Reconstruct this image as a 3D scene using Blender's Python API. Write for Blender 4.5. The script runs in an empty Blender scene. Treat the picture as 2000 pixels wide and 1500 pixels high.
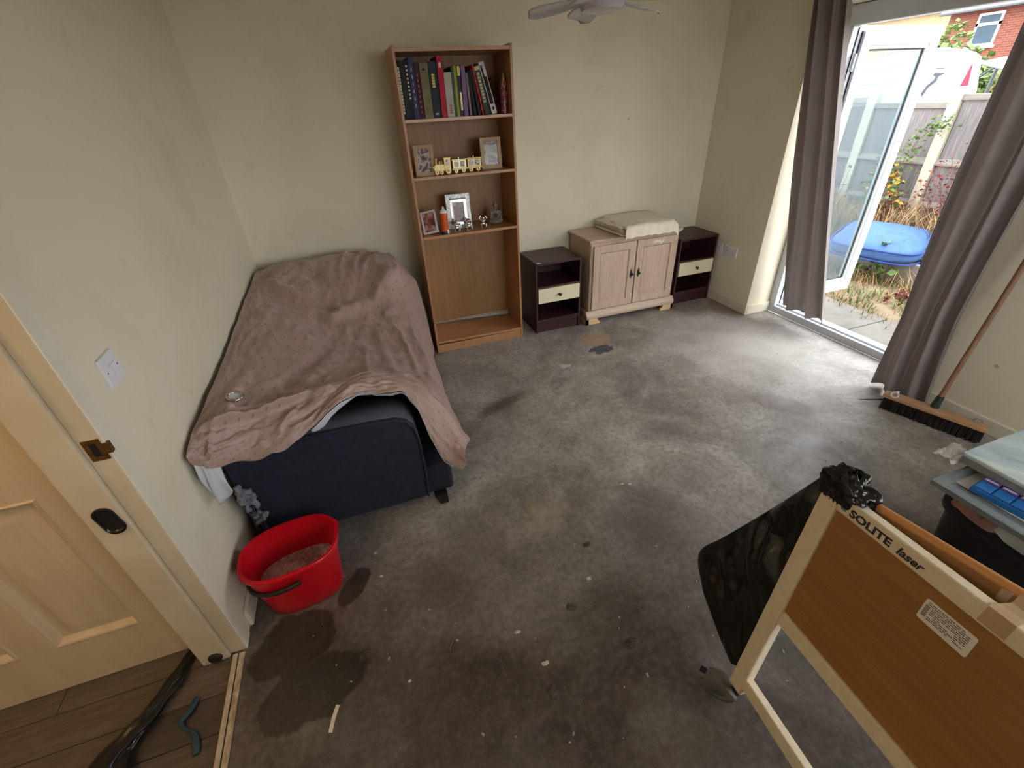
import bpy, bmesh, math, random
from mathutils import Vector, Matrix, noise as mnoise, Euler

random.seed(7)
scene = bpy.context.scene
COL = scene.collection

# ------------------------------------------------------------------ camera
cam_d = bpy.data.cameras.new('camera')
cam = bpy.data.objects.new('camera', cam_d)
COL.objects.link(cam)
_r = Vector((0.94197241, -0.33232587, -0.04740779))
_u = Vector((0.21635825, 0.49305382, 0.84266662))
_f = Vector((0.25666533, 0.80402577, -0.53634454))
cam.matrix_world = Matrix(((_r.x, _u.x, -_f.x, 0.7277), (_r.y, _u.y, -_f.y, -3.6103), (_r.z, _u.z, -_f.z, 1.6939), (0, 0, 0, 1)))
cam_d.sensor_width = 36.0
cam_d.lens = 869.05 / 2000 * 36.0
cam_d.clip_start = 0.02
cam_d.clip_end = 200
scene.camera = cam

# ------------------------------------------------------------------ world: bright overcast sky
world = bpy.data.worlds.new('overcast_sky')
scene.world = world
world.use_nodes = True
wn = world.node_tree
bg = wn.nodes['Background']
bg.inputs['Color'].default_value = (0.95, 0.975, 1.0, 1)
bg.inputs['Strength'].default_value = 3.3

# exposure
vs = scene.view_settings
vs.view_transform = 'Standard'
vs.look = 'None'
vs.exposure = 1.27
vs.gamma = 1.0
vs.use_curve_mapping = False

def lamp(name, kind, loc, energy, color, size=0.2, rot=(0, 0, 0), size_y=None):
    d = bpy.data.lights.new(name, kind)
    d.energy = energy
    d.color = color
    if kind == 'AREA':
        d.size = size
        if size_y:
            d.shape = 'RECTANGLE'; d.size_y = size_y
    else:
        d.shadow_soft_size = size
    o = bpy.data.objects.new(name, d)
    COL.objects.link(o)
    o.location = loc
    o.rotation_euler = rot
    return o

# warm bulb in the hallway
lamp('hall_bulb_light', 'POINT', (-0.75, -3.0, 2.2), 8.0, (1.0, 0.72, 0.43), 0.06)

# ------------------------------------------------------------------ materials
def lin(r, g, b):
    f = lambda v: (v / 255) / 12.92 if v / 255 <= 0.04045 else ((v / 255 + 0.055) / 1.055) ** 2.4
    return (f(r), f(g), f(b), 1.0)

class NT:
    def __init__(self, name):
        self.m = bpy.data.materials.new(name)
        self.m.use_nodes = True
        self.t = self.m.node_tree
        self.b = self.t.nodes['Principled BSDF']
        self.out = self.t.nodes['Material Output']
        self._co = {}
    def node(self, typ, **kw):
        n = self.t.nodes.new(typ)
        for k, v in kw.items():
            setattr(n, k, v)
        return n
    def link(self, a, b):
        self.t.links.new(a, b)
    def setin(self, sock, v):
        if isinstance(v, bpy.types.NodeSocket):
            self.link(v, sock)
        else:
            sock.default_value = v
    def co(self, kind='Object'):
        if kind not in self._co:
            self._co[kind] = self.node('ShaderNodeTexCoord').outputs[kind]
        return self._co[kind]
    def mapped(self, scale=(1, 1, 1), rot=(0, 0, 0), loc=(0, 0, 0), kind='Object'):
        n = self.node('ShaderNodeMapping')
        self.link(self.co(kind), n.inputs['Vector'])
        n.inputs['Scale'].default_value = scale
        n.inputs['Rotation'].default_value = rot
        n.inputs['Location'].default_value = loc
        return n.outputs[0]
    def noise(self, scale, detail=4, rough=0.6, dist=0.0, co=None):
        n = self.node('ShaderNodeTexNoise')
        self.link(co if co is not None else self.co(), n.inputs['Vector'])
        n.inputs['Scale'].default_value = scale
        n.inputs['Detail'].default_value = detail
        n.inputs['Roughness'].default_value = rough
        n.inputs['Distortion'].default_value = dist
        return n.outputs['Fac']
    def ramp(self, fac, *stops, interp='LINEAR'):
        n = self.node('ShaderNodeValToRGB')
        n.color_ramp.interpolation = interp
        el = n.color_ramp.elements
        while len(el) < len(stops):
            el.new(0.5)
        for e, (p, c) in zip(el, stops):
            e.position = p
            e.color = c if not isinstance(c, (int, float)) else (c, c, c, 1)
        self.link(fac, n.inputs['Fac'])
        return n.outputs['Color']
    def mix(self, fac, a, b, mode='MIX'):
        n = self.node('ShaderNodeMix', data_type='RGBA', blend_type=mode)
        self.setin(n.inputs[0], fac)
        self.setin(n.inputs[6], a)
        self.setin(n.inputs[7], b)
        return n.outputs[2]
    def math(self, op, a, b=0.0, c=None, clamp=False):
        n = self.node('ShaderNodeMath', operation=op)
        n.use_clamp = clamp
        self.setin(n.inputs[0], a)
        self.setin(n.inputs[1], b)
        if c is not None:
            self.setin(n.inputs[2], c)
        return n.outputs[0]
    def sep(self, v=None):
        n = self.node('ShaderNodeSeparateXYZ')
        self.link(v if v is not None else self.co(), n.inputs[0])
        return n.outputs
    def bump(self, h, strength=0.2, dist=0.01):
        n = self.node('ShaderNodeBump')
        n.inputs['Strength'].default_value = strength
        n.inputs['Distance'].default_value = dist
        self.link(h, n.inputs['Height'])
        self.link(n.outputs[0], self.b.inputs['Normal'])
    def base(self, v):
        self.setin(self.b.inputs['Base Color'], v)
        return self
    def rough(self, v):
        self.setin(self.b.inputs['Roughness'], v)
        return self
    def put(self, **kw):
        for k, v in kw.items():
            self.setin(self.b.inputs[k.replace('_', ' ')], v)
        return self

MATS = {}
def simple(name, c1, c2=None, scale=20, rough=0.5, metal=0.0, bump=0.0, stretch=(1, 1, 1), spec=0.5, bscale=None, trans=0.0):
    if name in MATS:
        return MATS[name]
    t = NT(name)
    if c2 is None:
        c2 = tuple(v * 0.85 for v in c1)
    co = t.mapped(scale=stretch)
    f = t.noise(scale, 5, 0.6, 0, co)
    t.base(t.mix(t.ramp(f, (0.3, 0.0), (0.7, 1.0)), lin(*c1), lin(*c2)))
    t.rough(rough)
    t.b.inputs['Metallic'].default_value = metal
    t.b.inputs['Specular IOR Level'].default_value = spec
    if bump:
        t.bump(t.noise(bscale or scale * 3, 4, 0.6, 0, co), bump, 0.004)
    if trans:
        tr = t.node('ShaderNodeBsdfTranslucent')
        tr.inputs['Color'].default_value = lin(*c1)
        mx = t.node('ShaderNodeMixShader')
        mx.inputs[0].default_value = trans
        t.link(t.b.outputs[0], mx.inputs[1]); t.link(tr.outputs[0], mx.inputs[2])
        t.link(mx.outputs[0], t.out.inputs['Surface'])
    MATS[name] = t.m
    return t.m

def wood(name, c1, c2, axis='z', scale=14, rough=0.45, bump=0.05, stretch=12):
    if name in MATS:
        return MATS[name]
    t = NT(name)
    s = [stretch, stretch, stretch]
    s['xyz'.index(axis)] = 1.0
    co = t.mapped(scale=s)
    f = t.noise(scale * 0.25, 6, 0.65, 0.4, co)
    g = t.noise(scale * 0.06, 2, 0.5, 0, co)
    t.base(t.mix(t.ramp(t.math('ADD', t.math('MULTIPLY', f, 0.75), t.math('MULTIPLY', g, 0.25)), (0.36, 0.0), (0.64, 1.0)), lin(*c1), lin(*c2)))
    t.rough(rough)
    if bump:
        t.bump(f, bump, 0.002)
    MATS[name] = t.m
    return t.m

def mat_wall(name, c, stain):
    t = NT(name)
    n1 = t.noise(1.3, 6, 0.6, 0.3)
    n2 = t.noise(9, 4, 0.6)
    col = t.mix(t.ramp(n1, (0.50, 0.0), (0.72, 0.55)), lin(*c), lin(*stain))
    col = t.mix(t.ramp(n2, (0.62, 0.0), (0.80, 0.35)), col, lin(*[v * 0.88 for v in stain]))
    # few dark scuffs
    v = t.node('ShaderNodeTexVoronoi'); v.inputs['Scale'].default_value = 2.3
    t.link(t.mapped(scale=(1, 1, 1.3)), v.inputs['Vector'])
    sc = t.math('MULTIPLY', t.ramp(v.outputs['Distance'], (0.018, 1.0), (0.035, 0.0)), t.ramp(t.noise(40, 3), (0.45, 0.0), (0.6, 1.0)))
    col = t.mix(t.math('MULTIPLY', sc, 0.6), col, lin(95, 85, 70))
    t.base(col); t.rough(0.72)
    t.b.inputs['Specular IOR Level'].default_value = 0.3
    t.bump(t.noise(55, 4, 0.6), 0.12, 0.003)
    return t.m

def mat_floor():
    t = NT('bare_concrete')
    x, y, z = t.sep()
    big = t.noise(0.9, 6, 0.62, 0.35)
    mid = t.noise(3.2, 6, 0.68, 0.5)
    fine = t.noise(38, 5, 0.7)
    col = t.mix(t.ramp(mid, (0.36, 0.0), (0.66, 1.0)), lin(144, 137, 130), lin(188, 182, 176))
    col = t.mix(t.ramp(fine, (0.30, 0.55), (0.55, 0.0)), col, lin(92, 84, 78))
    # ingrained brown dirt, plus shade painted darker away from the garden doors
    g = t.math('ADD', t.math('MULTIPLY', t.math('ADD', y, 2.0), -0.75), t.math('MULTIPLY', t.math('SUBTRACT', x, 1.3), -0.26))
    dirt_shade = t.math('ADD', g, t.math('MULTIPLY', t.math('SUBTRACT', big, 0.5), 2.2), clamp=True)
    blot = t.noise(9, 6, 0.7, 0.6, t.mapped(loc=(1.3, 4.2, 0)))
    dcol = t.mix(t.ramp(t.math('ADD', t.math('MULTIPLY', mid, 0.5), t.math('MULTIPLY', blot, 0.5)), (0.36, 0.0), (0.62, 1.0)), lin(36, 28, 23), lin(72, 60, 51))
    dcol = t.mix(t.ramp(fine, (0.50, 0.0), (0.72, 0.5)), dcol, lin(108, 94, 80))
    col = t.mix(t.math('MULTIPLY', t.math('ADD', dirt_shade, 0.12, clamp=True), 0.92, clamp=True), col, dcol)
    # trodden dark grey area across the middle
    dk = t.ramp(t.noise(1.5, 7, 0.7, 0.8, t.mapped(loc=(3.1, 1.7, 0))), (0.50, 0.0), (0.68, 0.62))
    col = t.mix(dk, col, lin(84, 77, 73))
    def ell(cx, cy, rx, ry, rot=0.0, edge=0.35, nscale=7, namp=0.9):
        m = t.node('ShaderNodeMapping'); m.vector_type = 'TEXTURE'
        t.link(t.co(), m.inputs['Vector'])
        m.inputs['Location'].default_value = (cx, cy, 0)
        m.inputs['Rotation'].default_value = (0, 0, rot)
        m.inputs['Scale'].default_value = (rx, ry, 1)
        s = t.sep(m.outputs[0])
        d = t.math('SQRT', t.math('ADD', t.math('MULTIPLY', s[0], s[0]), t.math('MULTIPLY', s[1], s[1])))
        d = t.math('ADD', d, t.math('MULTIPLY', t.math('SUBTRACT', t.noise(nscale, 5, 0.65, 0.6), 0.5), namp))
        return t.ramp(d, (1.0 - edge, 1.0), (1.0, 0.0))
    col = t.mix(t.math('MULTIPLY', ell(1.75, -2.45, 0.55, 0.22, 0.55, 0.8, 3, 1.3), 0.6), col, lin(78, 72, 70))
    # purple, rusty and pale stains with outlines of their own
    col = t.mix(t.math('MULTIPLY', ell(3.02, -1.98, 0.22, 0.11, -0.9), 0.55), col, lin(104, 84, 84))
    col = t.mix(t.math('MULTIPLY', ell(1.42, -1.27, 0.28, 0.07, 0.35, 0.6), 0.75), col, lin(84, 70, 66))
    col = t.mix(t.math('MULTIPLY', ell(1.28, -2.25, 0.17, 0.11, 0.5, 0.8, 14, 2.6), 0.5), col, lin(176, 158, 128))
    col = t.mix(t.math('MULTIPLY', ell(3.75, -0.62, 0.10, 0.25, -0.1, 0.3), 0.6), col, lin(126, 100, 80))
    # daylight painted into the floor colour as a paler patch near the glass doors
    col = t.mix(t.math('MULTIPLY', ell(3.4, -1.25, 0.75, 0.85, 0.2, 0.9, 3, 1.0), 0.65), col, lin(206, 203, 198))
    # white crumbs and paint spots
    v = t.node('ShaderNodeTexVoronoi'); v.inputs['Scale'].default_value = 12
    t.link(t.co(), v.inputs['Vector'])
    sp = t.math('MULTIPLY', t.ramp(v.outputs['Distance'], (0.03, 1.0), (0.05, 0.0)), t.ramp(t.noise(5, 3), (0.52, 0.0), (0.62, 1.0)))
    col = t.mix(t.math('MULTIPLY', sp, 0.7), col, lin(205, 195, 180))
    # mopped, still wet patches by the bucket
    wet = t.math('MAXIMUM', ell(0.17, -2.46, 0.16, 0.13, 0.3, 0.10, 8, 0.8), ell(0.24, -2.66, 0.20, 0.11, 0.2, 0.10, 8, 0.9))
    wet = t.math('MAXIMUM', wet, ell(0.40, -2.30, 0.10, 0.05, 0.9, 0.12, 9, 0.7))
    col = t.mix(t.math('MULTIPLY', wet, 0.72), col, lin(34, 26, 21))
    t.base(col)
    r = t.ramp(t.noise(4, 4, 0.6), (0.3, 0.40), (0.7, 0.62))
    t.rough(t.mix(wet, r, (0.28, 0.28, 0.28, 1)))
    t.b.inputs['Specular IOR Level'].default_value = 0.38
    t.bump(t.math('ADD', t.math('MULTIPLY', fine, 0.5), mid), 0.3, 0.006)
    return t.m

M = {}
M['wall'] = mat_wall('cream_painted_plaster', (225, 217, 195), (208, 197, 168))
M['ceil'] = simple('white_ceiling_paint', (240, 238, 232), (234, 231, 222), 3, 0.8)
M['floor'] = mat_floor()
M['trim'] = simple('cream_gloss_trim', (204, 190, 164), (188, 172, 144), 6, 0.38)
M['door'] = simple('cream_door_paint', (200, 180, 150), (184, 164, 132), 3, 0.42, bump=0.05, stretch=(6, 6, 1))
M['upvc'] = simple('white_upvc', (208, 214, 222), (200, 206, 215), 4, 0.28)
M['gasket'] = simple('black_gasket', (40, 42, 46), (30, 32, 36), 30, 0.6)
M['oak'] = wood('oak_effect_board', (178, 130, 88), (160, 112, 72), 'z', 16, 0.38, 0.03)
M['oakx'] = wood('oak_effect_shelf', (182, 134, 92), (164, 116, 76), 'x', 16, 0.30, 0.03)
M['oakback'] = wood('oak_effect_hardboard', (164, 124, 82), (148, 108, 70), 'z', 12, 0.5, 0.02)
M['mahog'] = wood('dark_mahogany_laminate', (66, 32, 38), (50, 22, 28), 'x', 20, 0.42, 0.04)
M['cream'] = simple('cream_laminate', (232, 222, 190), (226, 214, 180), 5, 0.4)
M['limed'] = wood('limed_oak', (206, 184, 162), (178, 150, 130), 'z', 26, 0.5, 0.12, 16)
M['limedx'] = wood('limed_oak_rail', (206, 184, 162), (180, 154, 132), 'x', 26, 0.5, 0.12, 16)
M['limedlt'] = wood('pale_bare_pine', (222, 196, 150), (206, 176, 130), 'x', 20, 0.5, 0.05)
M['black'] = simple('matt_black', (24, 24, 25), (16, 16, 17), 20, 0.5)
M['iron'] = simple('dark_pewter', (84, 84, 82), (52, 52, 52), 40, 0.35, metal=0.9)
M['brass'] = simple('worn_brass', (150, 122, 78), (110, 88, 54), 40, 0.35, metal=0.9)
M['chrome'] = simple('polished_silver', (214, 210, 204), (190, 186, 180), 60, 0.14, metal=1.0)
M['plastic'] = simple('white_plastic', (226, 226, 230), (218, 218, 222), 4, 0.32)
M['fanw'] = simple('pale_fan_plastic', (196, 192, 198), (186, 182, 188), 4, 0.22)
M['red'] = simple('red_bucket_plastic', (206, 14, 34), (188, 10, 28), 3, 0.28)
M['navy'] = simple('navy_velvet', (28, 35, 58), (18, 23, 40), 30, 0.85, bump=0.15, bscale=140)
M['navyfade'] = simple('faded_navy_velvet', (76, 78, 88), (58, 62, 76), 18, 0.9, bump=0.15, bscale=140)
M['navy'].node_tree.nodes['Principled BSDF'].inputs['Sheen Weight'].default_value = 0.05
M['lining'] = simple('pale_grey_lining', (196, 202, 206), (182, 188, 194), 12, 0.8)
M['fluff'] = simple('grey_wadding', (150, 150, 158), (86, 88, 98), 40, 0.95, bump=0.6, bscale=120)
M['blanket'] = simple('cream_blanket', (232, 223, 206), (222, 211, 192), 25, 0.9, bump=0.25, bscale=260, stretch=(1, 1, 1))
M['curtain'] = simple('taupe_curtain', (176, 167, 164), (162, 152, 150), 9, 0.75, bump=0.08, bscale=200, trans=0.42)
M['bristle'] = simple('dark_bristle', (44, 32, 28), (26, 19, 17), 90, 0.9, bump=0.9, bscale=300, stretch=(1, 1, 0.1))
M['beechraw'] = wood('raw_beech', (196, 158, 120), (176, 136, 98), 'y', 18, 0.55, 0.05)
M['handle'] = wood('worn_broom_handle', (150, 112, 82), (118, 84, 60), 'z', 30, 0.6, 0.08)
M['green'] = simple('dark_green_plastic', (34, 52, 44), (24, 40, 34), 20, 0.5)
M['binbag'] = simple('black_bin_bag', (24, 24, 25), (15, 15, 16), 10, 0.24, bump=0.35, bscale=28)
M['creamsteel'] = simple('cream_powder_steel', (226, 212, 186), (212, 196, 168), 30, 0.4)
M['beech'] = wood('beech_laminate', (158, 112, 62), (142, 97, 50), 'x', 14, 0.36, 0.02, 20)
M['beechedge'] = wood('beech_edging', (206, 146, 88), (190, 128, 72), 'x', 14, 0.36, 0.02)
M['tape'] = simple('brown_parcel_tape', (196, 168, 132), (178, 148, 112), 14, 0.2)
M['castor'] = simple('grey_castor_plastic', (120, 118, 112), (98, 96, 92), 12, 0.5)
M['rubber'] = simple('grey_rubber', (88, 86, 84), (70, 69, 67), 20, 0.7)
M['sticker'] = simple('white_sticker', (230, 226, 216), (220, 216, 206), 8, 0.5)
M['ink'] = simple('dark_ink', (42, 44, 60), (34, 36, 50), 20, 0.5)
M['teal'] = simple('teal_ink', (30, 96, 110), (26, 84, 98), 20, 0.5)
M['grey_ink'] = simple('grey_print', (128, 124, 120), (108, 104, 100), 60, 0.6)
M['concrete'] = simple('pale_concrete', (140, 135, 128), (118, 113, 106), 9, 0.85, bump=0.3)
M['fence'] = wood('weathered_fence_wood', (112, 107, 106), (84, 79, 79), 'z', 22, 0.85, 0.2)
M['fencerail'] = wood('weathered_fence_rail', (118, 113, 106), (94, 89, 84), 'y', 22, 0.85, 0.2)
M['post'] = simple('cream_concrete_post', (168, 162, 142), (148, 140, 124), 12, 0.85, bump=0.2)
M['straw'] = simple('dry_straw_grass', (158, 130, 90), (116, 92, 60), 6, 0.85)
M['gleaf'] = simple('green_leaf', (86, 108, 50), (60, 84, 34), 9, 0.6)
M['yleaf'] = simple('yellow_leaf', (214, 166, 58), (190, 138, 44), 9, 0.6)
M['rleaf'] = simple('rust_red_leaf', (116, 52, 44), (88, 38, 34), 9, 0.7)
M['stem'] = simple('red_brown_stem', (112, 70, 60), (88, 54, 46), 9, 0.8)
M['soil'] = simple('dusty_soil', (122, 108, 86), (92, 78, 58), 5, 0.95, bump=0.5)
M['paving'] = simple('grey_paving', (120, 116, 108), (98, 94, 88), 7, 0.9, bump=0.3)
M['bluefab'] = simple('blue_cushion_fabric', (62, 96, 148), (50, 82, 132), 12, 0.85, bump=0.1)
M['blueside'] = simple('deep_blue_piping', (42, 66, 140), (34, 54, 120), 12, 0.85)
M['caravan'] = simple('white_caravan_panel', (200, 206, 212), (190, 197, 204), 4, 0.35)
M['caravanred'] = simple('red_caravan_stripe', (196, 40, 66), (180, 34, 58), 4, 0.4)
M['greyline'] = simple('grey_panel_line', (156, 164, 172), (140, 148, 156), 4, 0.5)
M['slate'] = simple('dark_grey_metal', (72, 76, 84), (56, 60, 68), 10, 0.4)
M['render'] = simple('cream_house_render', (176, 156, 122), (162, 142, 110), 3, 0.9)

def mat_brick():
    t = NT('red_brick_wall')
    b = t.node('ShaderNodeTexBrick')
    t.link(t.mapped(rot=(0, math.pi / 2, 0), kind='Object'), b.inputs['Vector'])
    m = t.node('ShaderNodeMapping')
    s = t.sep()
    c = t.node('ShaderNodeCombineXYZ')
    t.link(s[1], c.inputs[0]); t.link(s[2], c.inputs[1])
    t.link(c.outputs[0], b.inputs['Vector'])
    b.inputs['Color1'].default_value = lin(122, 64, 50)
    b.inputs['Color2'].default_value = lin(106, 52, 42)
    b.inputs['Mortar'].default_value = lin(122, 94, 80)
    b.inputs['Scale'].default_value = 1.0
    b.inputs['Brick Width'].default_value = 0.225
    b.inputs['Row Height'].default_value = 0.075
    b.inputs['Mortar Size'].default_value = 0.008
    t.base(b.outputs['Color']); t.rough(0.9)
    return t.m
M['brick'] = mat_brick()

def mat_glass(name, tint=(1, 1, 1, 1), alpha=0.12, rough=0.02):
    # thin pane: mostly clear with a soft film of dust and a mirror-like sheen
    t = NT(name)
    tr = t.node('ShaderNodeBsdfTransparent'); tr.inputs[0].default_value = tint
    t.base((0.30, 0.34, 0.36, 1)); t.rough(rough)
    t.b.inputs['Specular IOR Level'].default_value = 0.8
    mx = t.node('ShaderNodeMixShader'); mx.inputs[0].default_value = alpha
    t.link(tr.outputs[0], mx.inputs[1]); t.link(t.b.outputs[0], mx.inputs[2])
    t.link(mx.outputs[0], t.out.inputs['Surface'])
    return t.m
M['glass'] = mat_glass('dusty_door_glass', (0.74, 0.83, 0.88, 1), 0.2)
M['clear'] = mat_glass('clear_plastic', (0.88, 0.92, 0.93, 1), 0.42, 0.12)
M['winglass'] = simple('dark_window_glass', (62, 80, 92), (50, 68, 80), 3, 0.3, spec=0.2)

def mat_laminate(i, c1, c2):
    return wood('laminate_plank_%d' % i, c1, c2, 'x', 30, 0.36, 0.05, 10)
LAM = [mat_laminate(0, (88, 77, 67), (62, 53, 46)), mat_laminate(1, (102, 90, 79), (76, 65, 57)), mat_laminate(2, (74, 64, 57), (54, 46, 40)), mat_laminate(3, (126, 110, 95), (98, 84, 72))]

def mat_throw():
    t = NT('dusky_pink_satin_throw')
    uv = t.co('UV')
    s = t.sep(uv)
    U = t.math('MULTIPLY', s[0], 26.0)
    V = t.math('MULTIPLY', s[1], 44.0)
    row = t.math('FLOOR', V)
    Us = t.math('ADD', U, t.math('MULTIPLY', t.math('MODULO', row, 2.0), 0.5))
    fu = t.math('FRACT', Us); fv = t.math('FRACT', V)
    a = t.math('LESS_THAN', t.math('ABSOLUTE', t.math('SUBTRACT', fu, 0.5)), 0.085)
    b = t.math('LESS_THAN', t.math('ABSOLUTE', t.math('SUBTRACT', fv, 0.5)), 0.13)
    d = t.math('MULTIPLY', a, b)
    f = t.noise(6, 4, 0.6)
    col = t.mix(f, lin(172, 146, 136), lin(156, 129, 119))
    w = t.node('ShaderNodeTexNoise'); w.inputs['Scale'].default_value = 4.0
    t.link(uv, w.inputs['Vector'])
    dc = t.ramp(w.outputs['Fac'], (0.48, lin(110, 82, 74)), (0.60, lin(122, 94, 86)))
    col = t.mix(t.math('MULTIPLY', d, 0.6), col, dc)
    t.base(col)
    t.rough(t.math('SUBTRACT', 0.43, t.math('MULTIPLY', d, 0.15)))
    t.b.inputs['Sheen Weight'].default_value = 0.15
    t.bump(t.noise(300, 2, 0.5), 0.08, 0.002)
    return t.m
M['throw'] = mat_throw()

def mat_photo(name, cols, scale=9, seed=0):
    t = NT(name)
    co = t.mapped(loc=(seed * 3.1, seed * 1.7, seed))
    f = t.noise(scale * 0.9, 2, 0.5, 0.3, co)
    st = [(0.28 + 0.44 * i / (len(cols) - 1), lin(*c)) for i, c in enumerate(cols)]
    t.base(t.ramp(f, *st)); t.rough(0.2)
    return t.m

# ------------------------------------------------------------------ geometry helpers
class MB:
    def __init__(self):
        self.v = []; self.f = []; self.mi = []; self.uv = None; self.cur = 0
    def add(self, vs, fs):
        n = len(self.v)
        self.v += [tuple(p) for p in vs]
        self.f += [tuple(i + n for i in f) for f in fs]
        self.mi += [self.cur] * len(fs)
        return self
    def box(self, x0, x1, y0, y1, z0, z1):
        if x0 > x1: x0, x1 = x1, x0
        if y0 > y1: y0, y1 = y1, y0
        if z0 > z1: z0, z1 = z1, z0
        return self.add([(x0, y0, z0), (x1, y0, z0), (x1, y1, z0), (x0, y1, z0), (x0, y0, z1), (x1, y0, z1), (x1, y1, z1), (x0, y1, z1)],
                 [(0, 3, 2, 1), (4, 5, 6, 7), (0, 1, 5, 4), (1, 2, 6, 5), (2, 3, 7, 6), (3, 0, 4, 7)])
    def obox(self, c, ax, ay, az):
        c, ax, ay, az = map(Vector, (c, ax, ay, az))
        P = [c + sx * ax + sy * ay + sz * az for sz in (-1, 1) for sx, sy in ((-1, -1), (1, -1), (1, 1), (-1, 1))]
        return self.add(P, [(0, 3, 2, 1), (4, 5, 6, 7), (0, 1, 5, 4), (1, 2, 6, 5), (2, 3, 7, 6), (3, 0, 4, 7)])
    def tube(self, pts, r, n=10, cap=True):
        pts = [Vector(p) for p in pts]
        rs = r if isinstance(r, (list, tuple)) else [r] * len(pts)
        up = None; V = []; F = []
        for i, p in enumerate(pts):
            t = (pts[min(i + 1, len(pts) - 1)] - pts[max(i - 1, 0)]).normalized()
            if up is None:
                up = t.orthogonal().normalized()
            else:
                up = (up - t * up.dot(t)).normalized()
            s = t.cross(up)
            for k in range(n):
                a = 2 * math.pi * k / n
                V.append(p + (up * math.cos(a) + s * math.sin(a)) * rs[i])
        for i in range(len(pts) - 1):
            for k in range(n):
                F.append((i * n + k, i * n + (k + 1) % n, (i + 1) * n + (k + 1) % n, (i + 1) * n + k))
        if cap:
            F.append(tuple(range(n - 1, -1, -1)))
            F.append(tuple((len(pts) - 1) * n + k for k in range(n)))
        return self.add(V, F)
    def lathe(self, prof, c=(0, 0, 0), n=24, axis='z', cap=True):
        V = []; F = []
        for (r, h) in prof:
            for k in range(n):
                a = 2 * math.pi * k / n
                p = (r * math.cos(a), r * math.sin(a), h)
                if axis == 'y': p = (p[0], -p[2], p[1])
                if axis == 'x': p = (p[2], p[0], p[1])
                V.append((p[0] + c[0], p[1] + c[1], p[2] + c[2]))
        m = len(prof)
        for i in range(m - 1):
            for k in range(n):
                F.append((i * n + k, i * n + (k + 1) % n, (i + 1) * n + (k + 1) % n, (i + 1) * n + k))
        if cap:
            F.append(tuple(range(n - 1, -1, -1)))
            F.append(tuple((m - 1) * n + k for k in range(n)))
        return self.add(V, F)
    def prism(self, outline, o, a, b, t):
        # outline in (a,b) plane at o, extruded by vector t
        o, a, b, t = map(Vector, (o, a, b, t))
        P = [o + a * q[0] + b * q[1] for q in outline]
        n = len(P)
        V = P + [p + t for p in P]
        F = [tuple(range(n - 1, -1, -1)), tuple(range(n, 2 * n))]
        F += [(i, (i + 1) % n, n + (i + 1) % n, n + i) for i in range(n)]
        return self.add(V, F)
    def frame(self, o, a, b, t, w, h, bw):
        # rectangular ring, outer w x h, border bw
        o, a, b, t = map(Vector, (o, a, b, t))
        q = [(0, 0), (w, 0), (w, h), (0, h), (bw, bw), (w - bw, bw), (w - bw, h - bw), (bw, h - bw)]
        P = [o + a * x + b * y for x, y in q]
        V = P + [p + t for p in P]
        F = []
        for i in range(4):
            j = (i + 1) % 4
            F += [(i, 4 + i, 4 + j, j), (8 + i, 8 + j, 12 + j, 12 + i), (i, j, 8 + j, 8 + i), (4 + i, 12 + i, 12 + j, 4 + j)]
        return self.add(V, F)
    def grid(self, fn, nu, nv, uv=False):
        base = len(self.v)
        V = [fn(i / nu, j / nv) for j in range(nv + 1) for i in range(nu + 1)]
        F = [(j * (nu + 1) + i, j * (nu + 1) + i + 1, (j + 1) * (nu + 1) + i + 1, (j + 1) * (nu + 1) + i) for j in range(nv) for i in range(nu)]
        self.add(V, F)
        if uv:
            self.uv = [(i / nu, j / nv) for j in range(nv + 1) for i in range(nu + 1)]
        return self
    def build(self, name, mat, parent=None, smooth=None, bevel=0.0, local=False, seg=2, solid=0.0, fix=False):
        me = bpy.data.meshes.new(name)
        off = Vector((0, 0, 0))
        if parent is not None and not local:
            off = world_loc(parent)
        me.from_pydata([Vector(p) - off for p in self.v], [], self.f)
        mats = mat if isinstance(mat, (list, tuple)) else [mat]
        for m in mats:
            me.materials.append(m)
        if len(mats) > 1:
            me.polygons.foreach_set('material_index', self.mi)
        if self.uv:
            l = me.uv_layers.new(name='UVMap')
            for lp in me.loops:
                l.data[lp.index].uv = self.uv[lp.vertex_index]
        if fix:
            bm = bmesh.new(); bm.from_mesh(me)
            bmesh.ops.recalc_face_normals(bm, faces=bm.faces)
            bm.to_mesh(me); bm.free()
        if smooth is not None:
            me.shade_smooth()
            if smooth < 179:
                me.set_sharp_from_angle(angle=math.radians(smooth))
        me.update()
        o = bpy.data.objects.new(name, me)
        COL.objects.link(o)
        if parent is not None:
            o.parent = parent
        if solid:
            s = o.modifiers.new('thickness', 'SOLIDIFY'); s.thickness = solid; s.offset = 0
        if bevel:
            b = o.modifiers.new('bevel', 'BEVEL'); b.width = bevel; b.segments = seg; b.limit_method = 'ANGLE'; b.angle_limit = math.radians(40)
        return o

def world_loc(o):
    p = Vector((0, 0, 0))
    while o is not None:
        p += o.location
        o = o.parent
    return p

def tag(o, label, cat, group=None, kind=None):
    o['label'] = label
    o['category'] = cat
    if group: o['group'] = group
    if kind: o['kind'] = kind
    return o

def thing(name, label, cat, loc=(0, 0, 0), rot=(0, 0, 0), group=None):
    o = bpy.data.objects.new(name, None)
    o.empty_display_size = 0.05
    COL.objects.link(o)
    o.location = loc
    o.rotation_euler = rot
    return tag(o, label, cat, group)

def struct(o, label=None):
    o['kind'] = 'structure'
    if label: o['label'] = label
    return o

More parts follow.
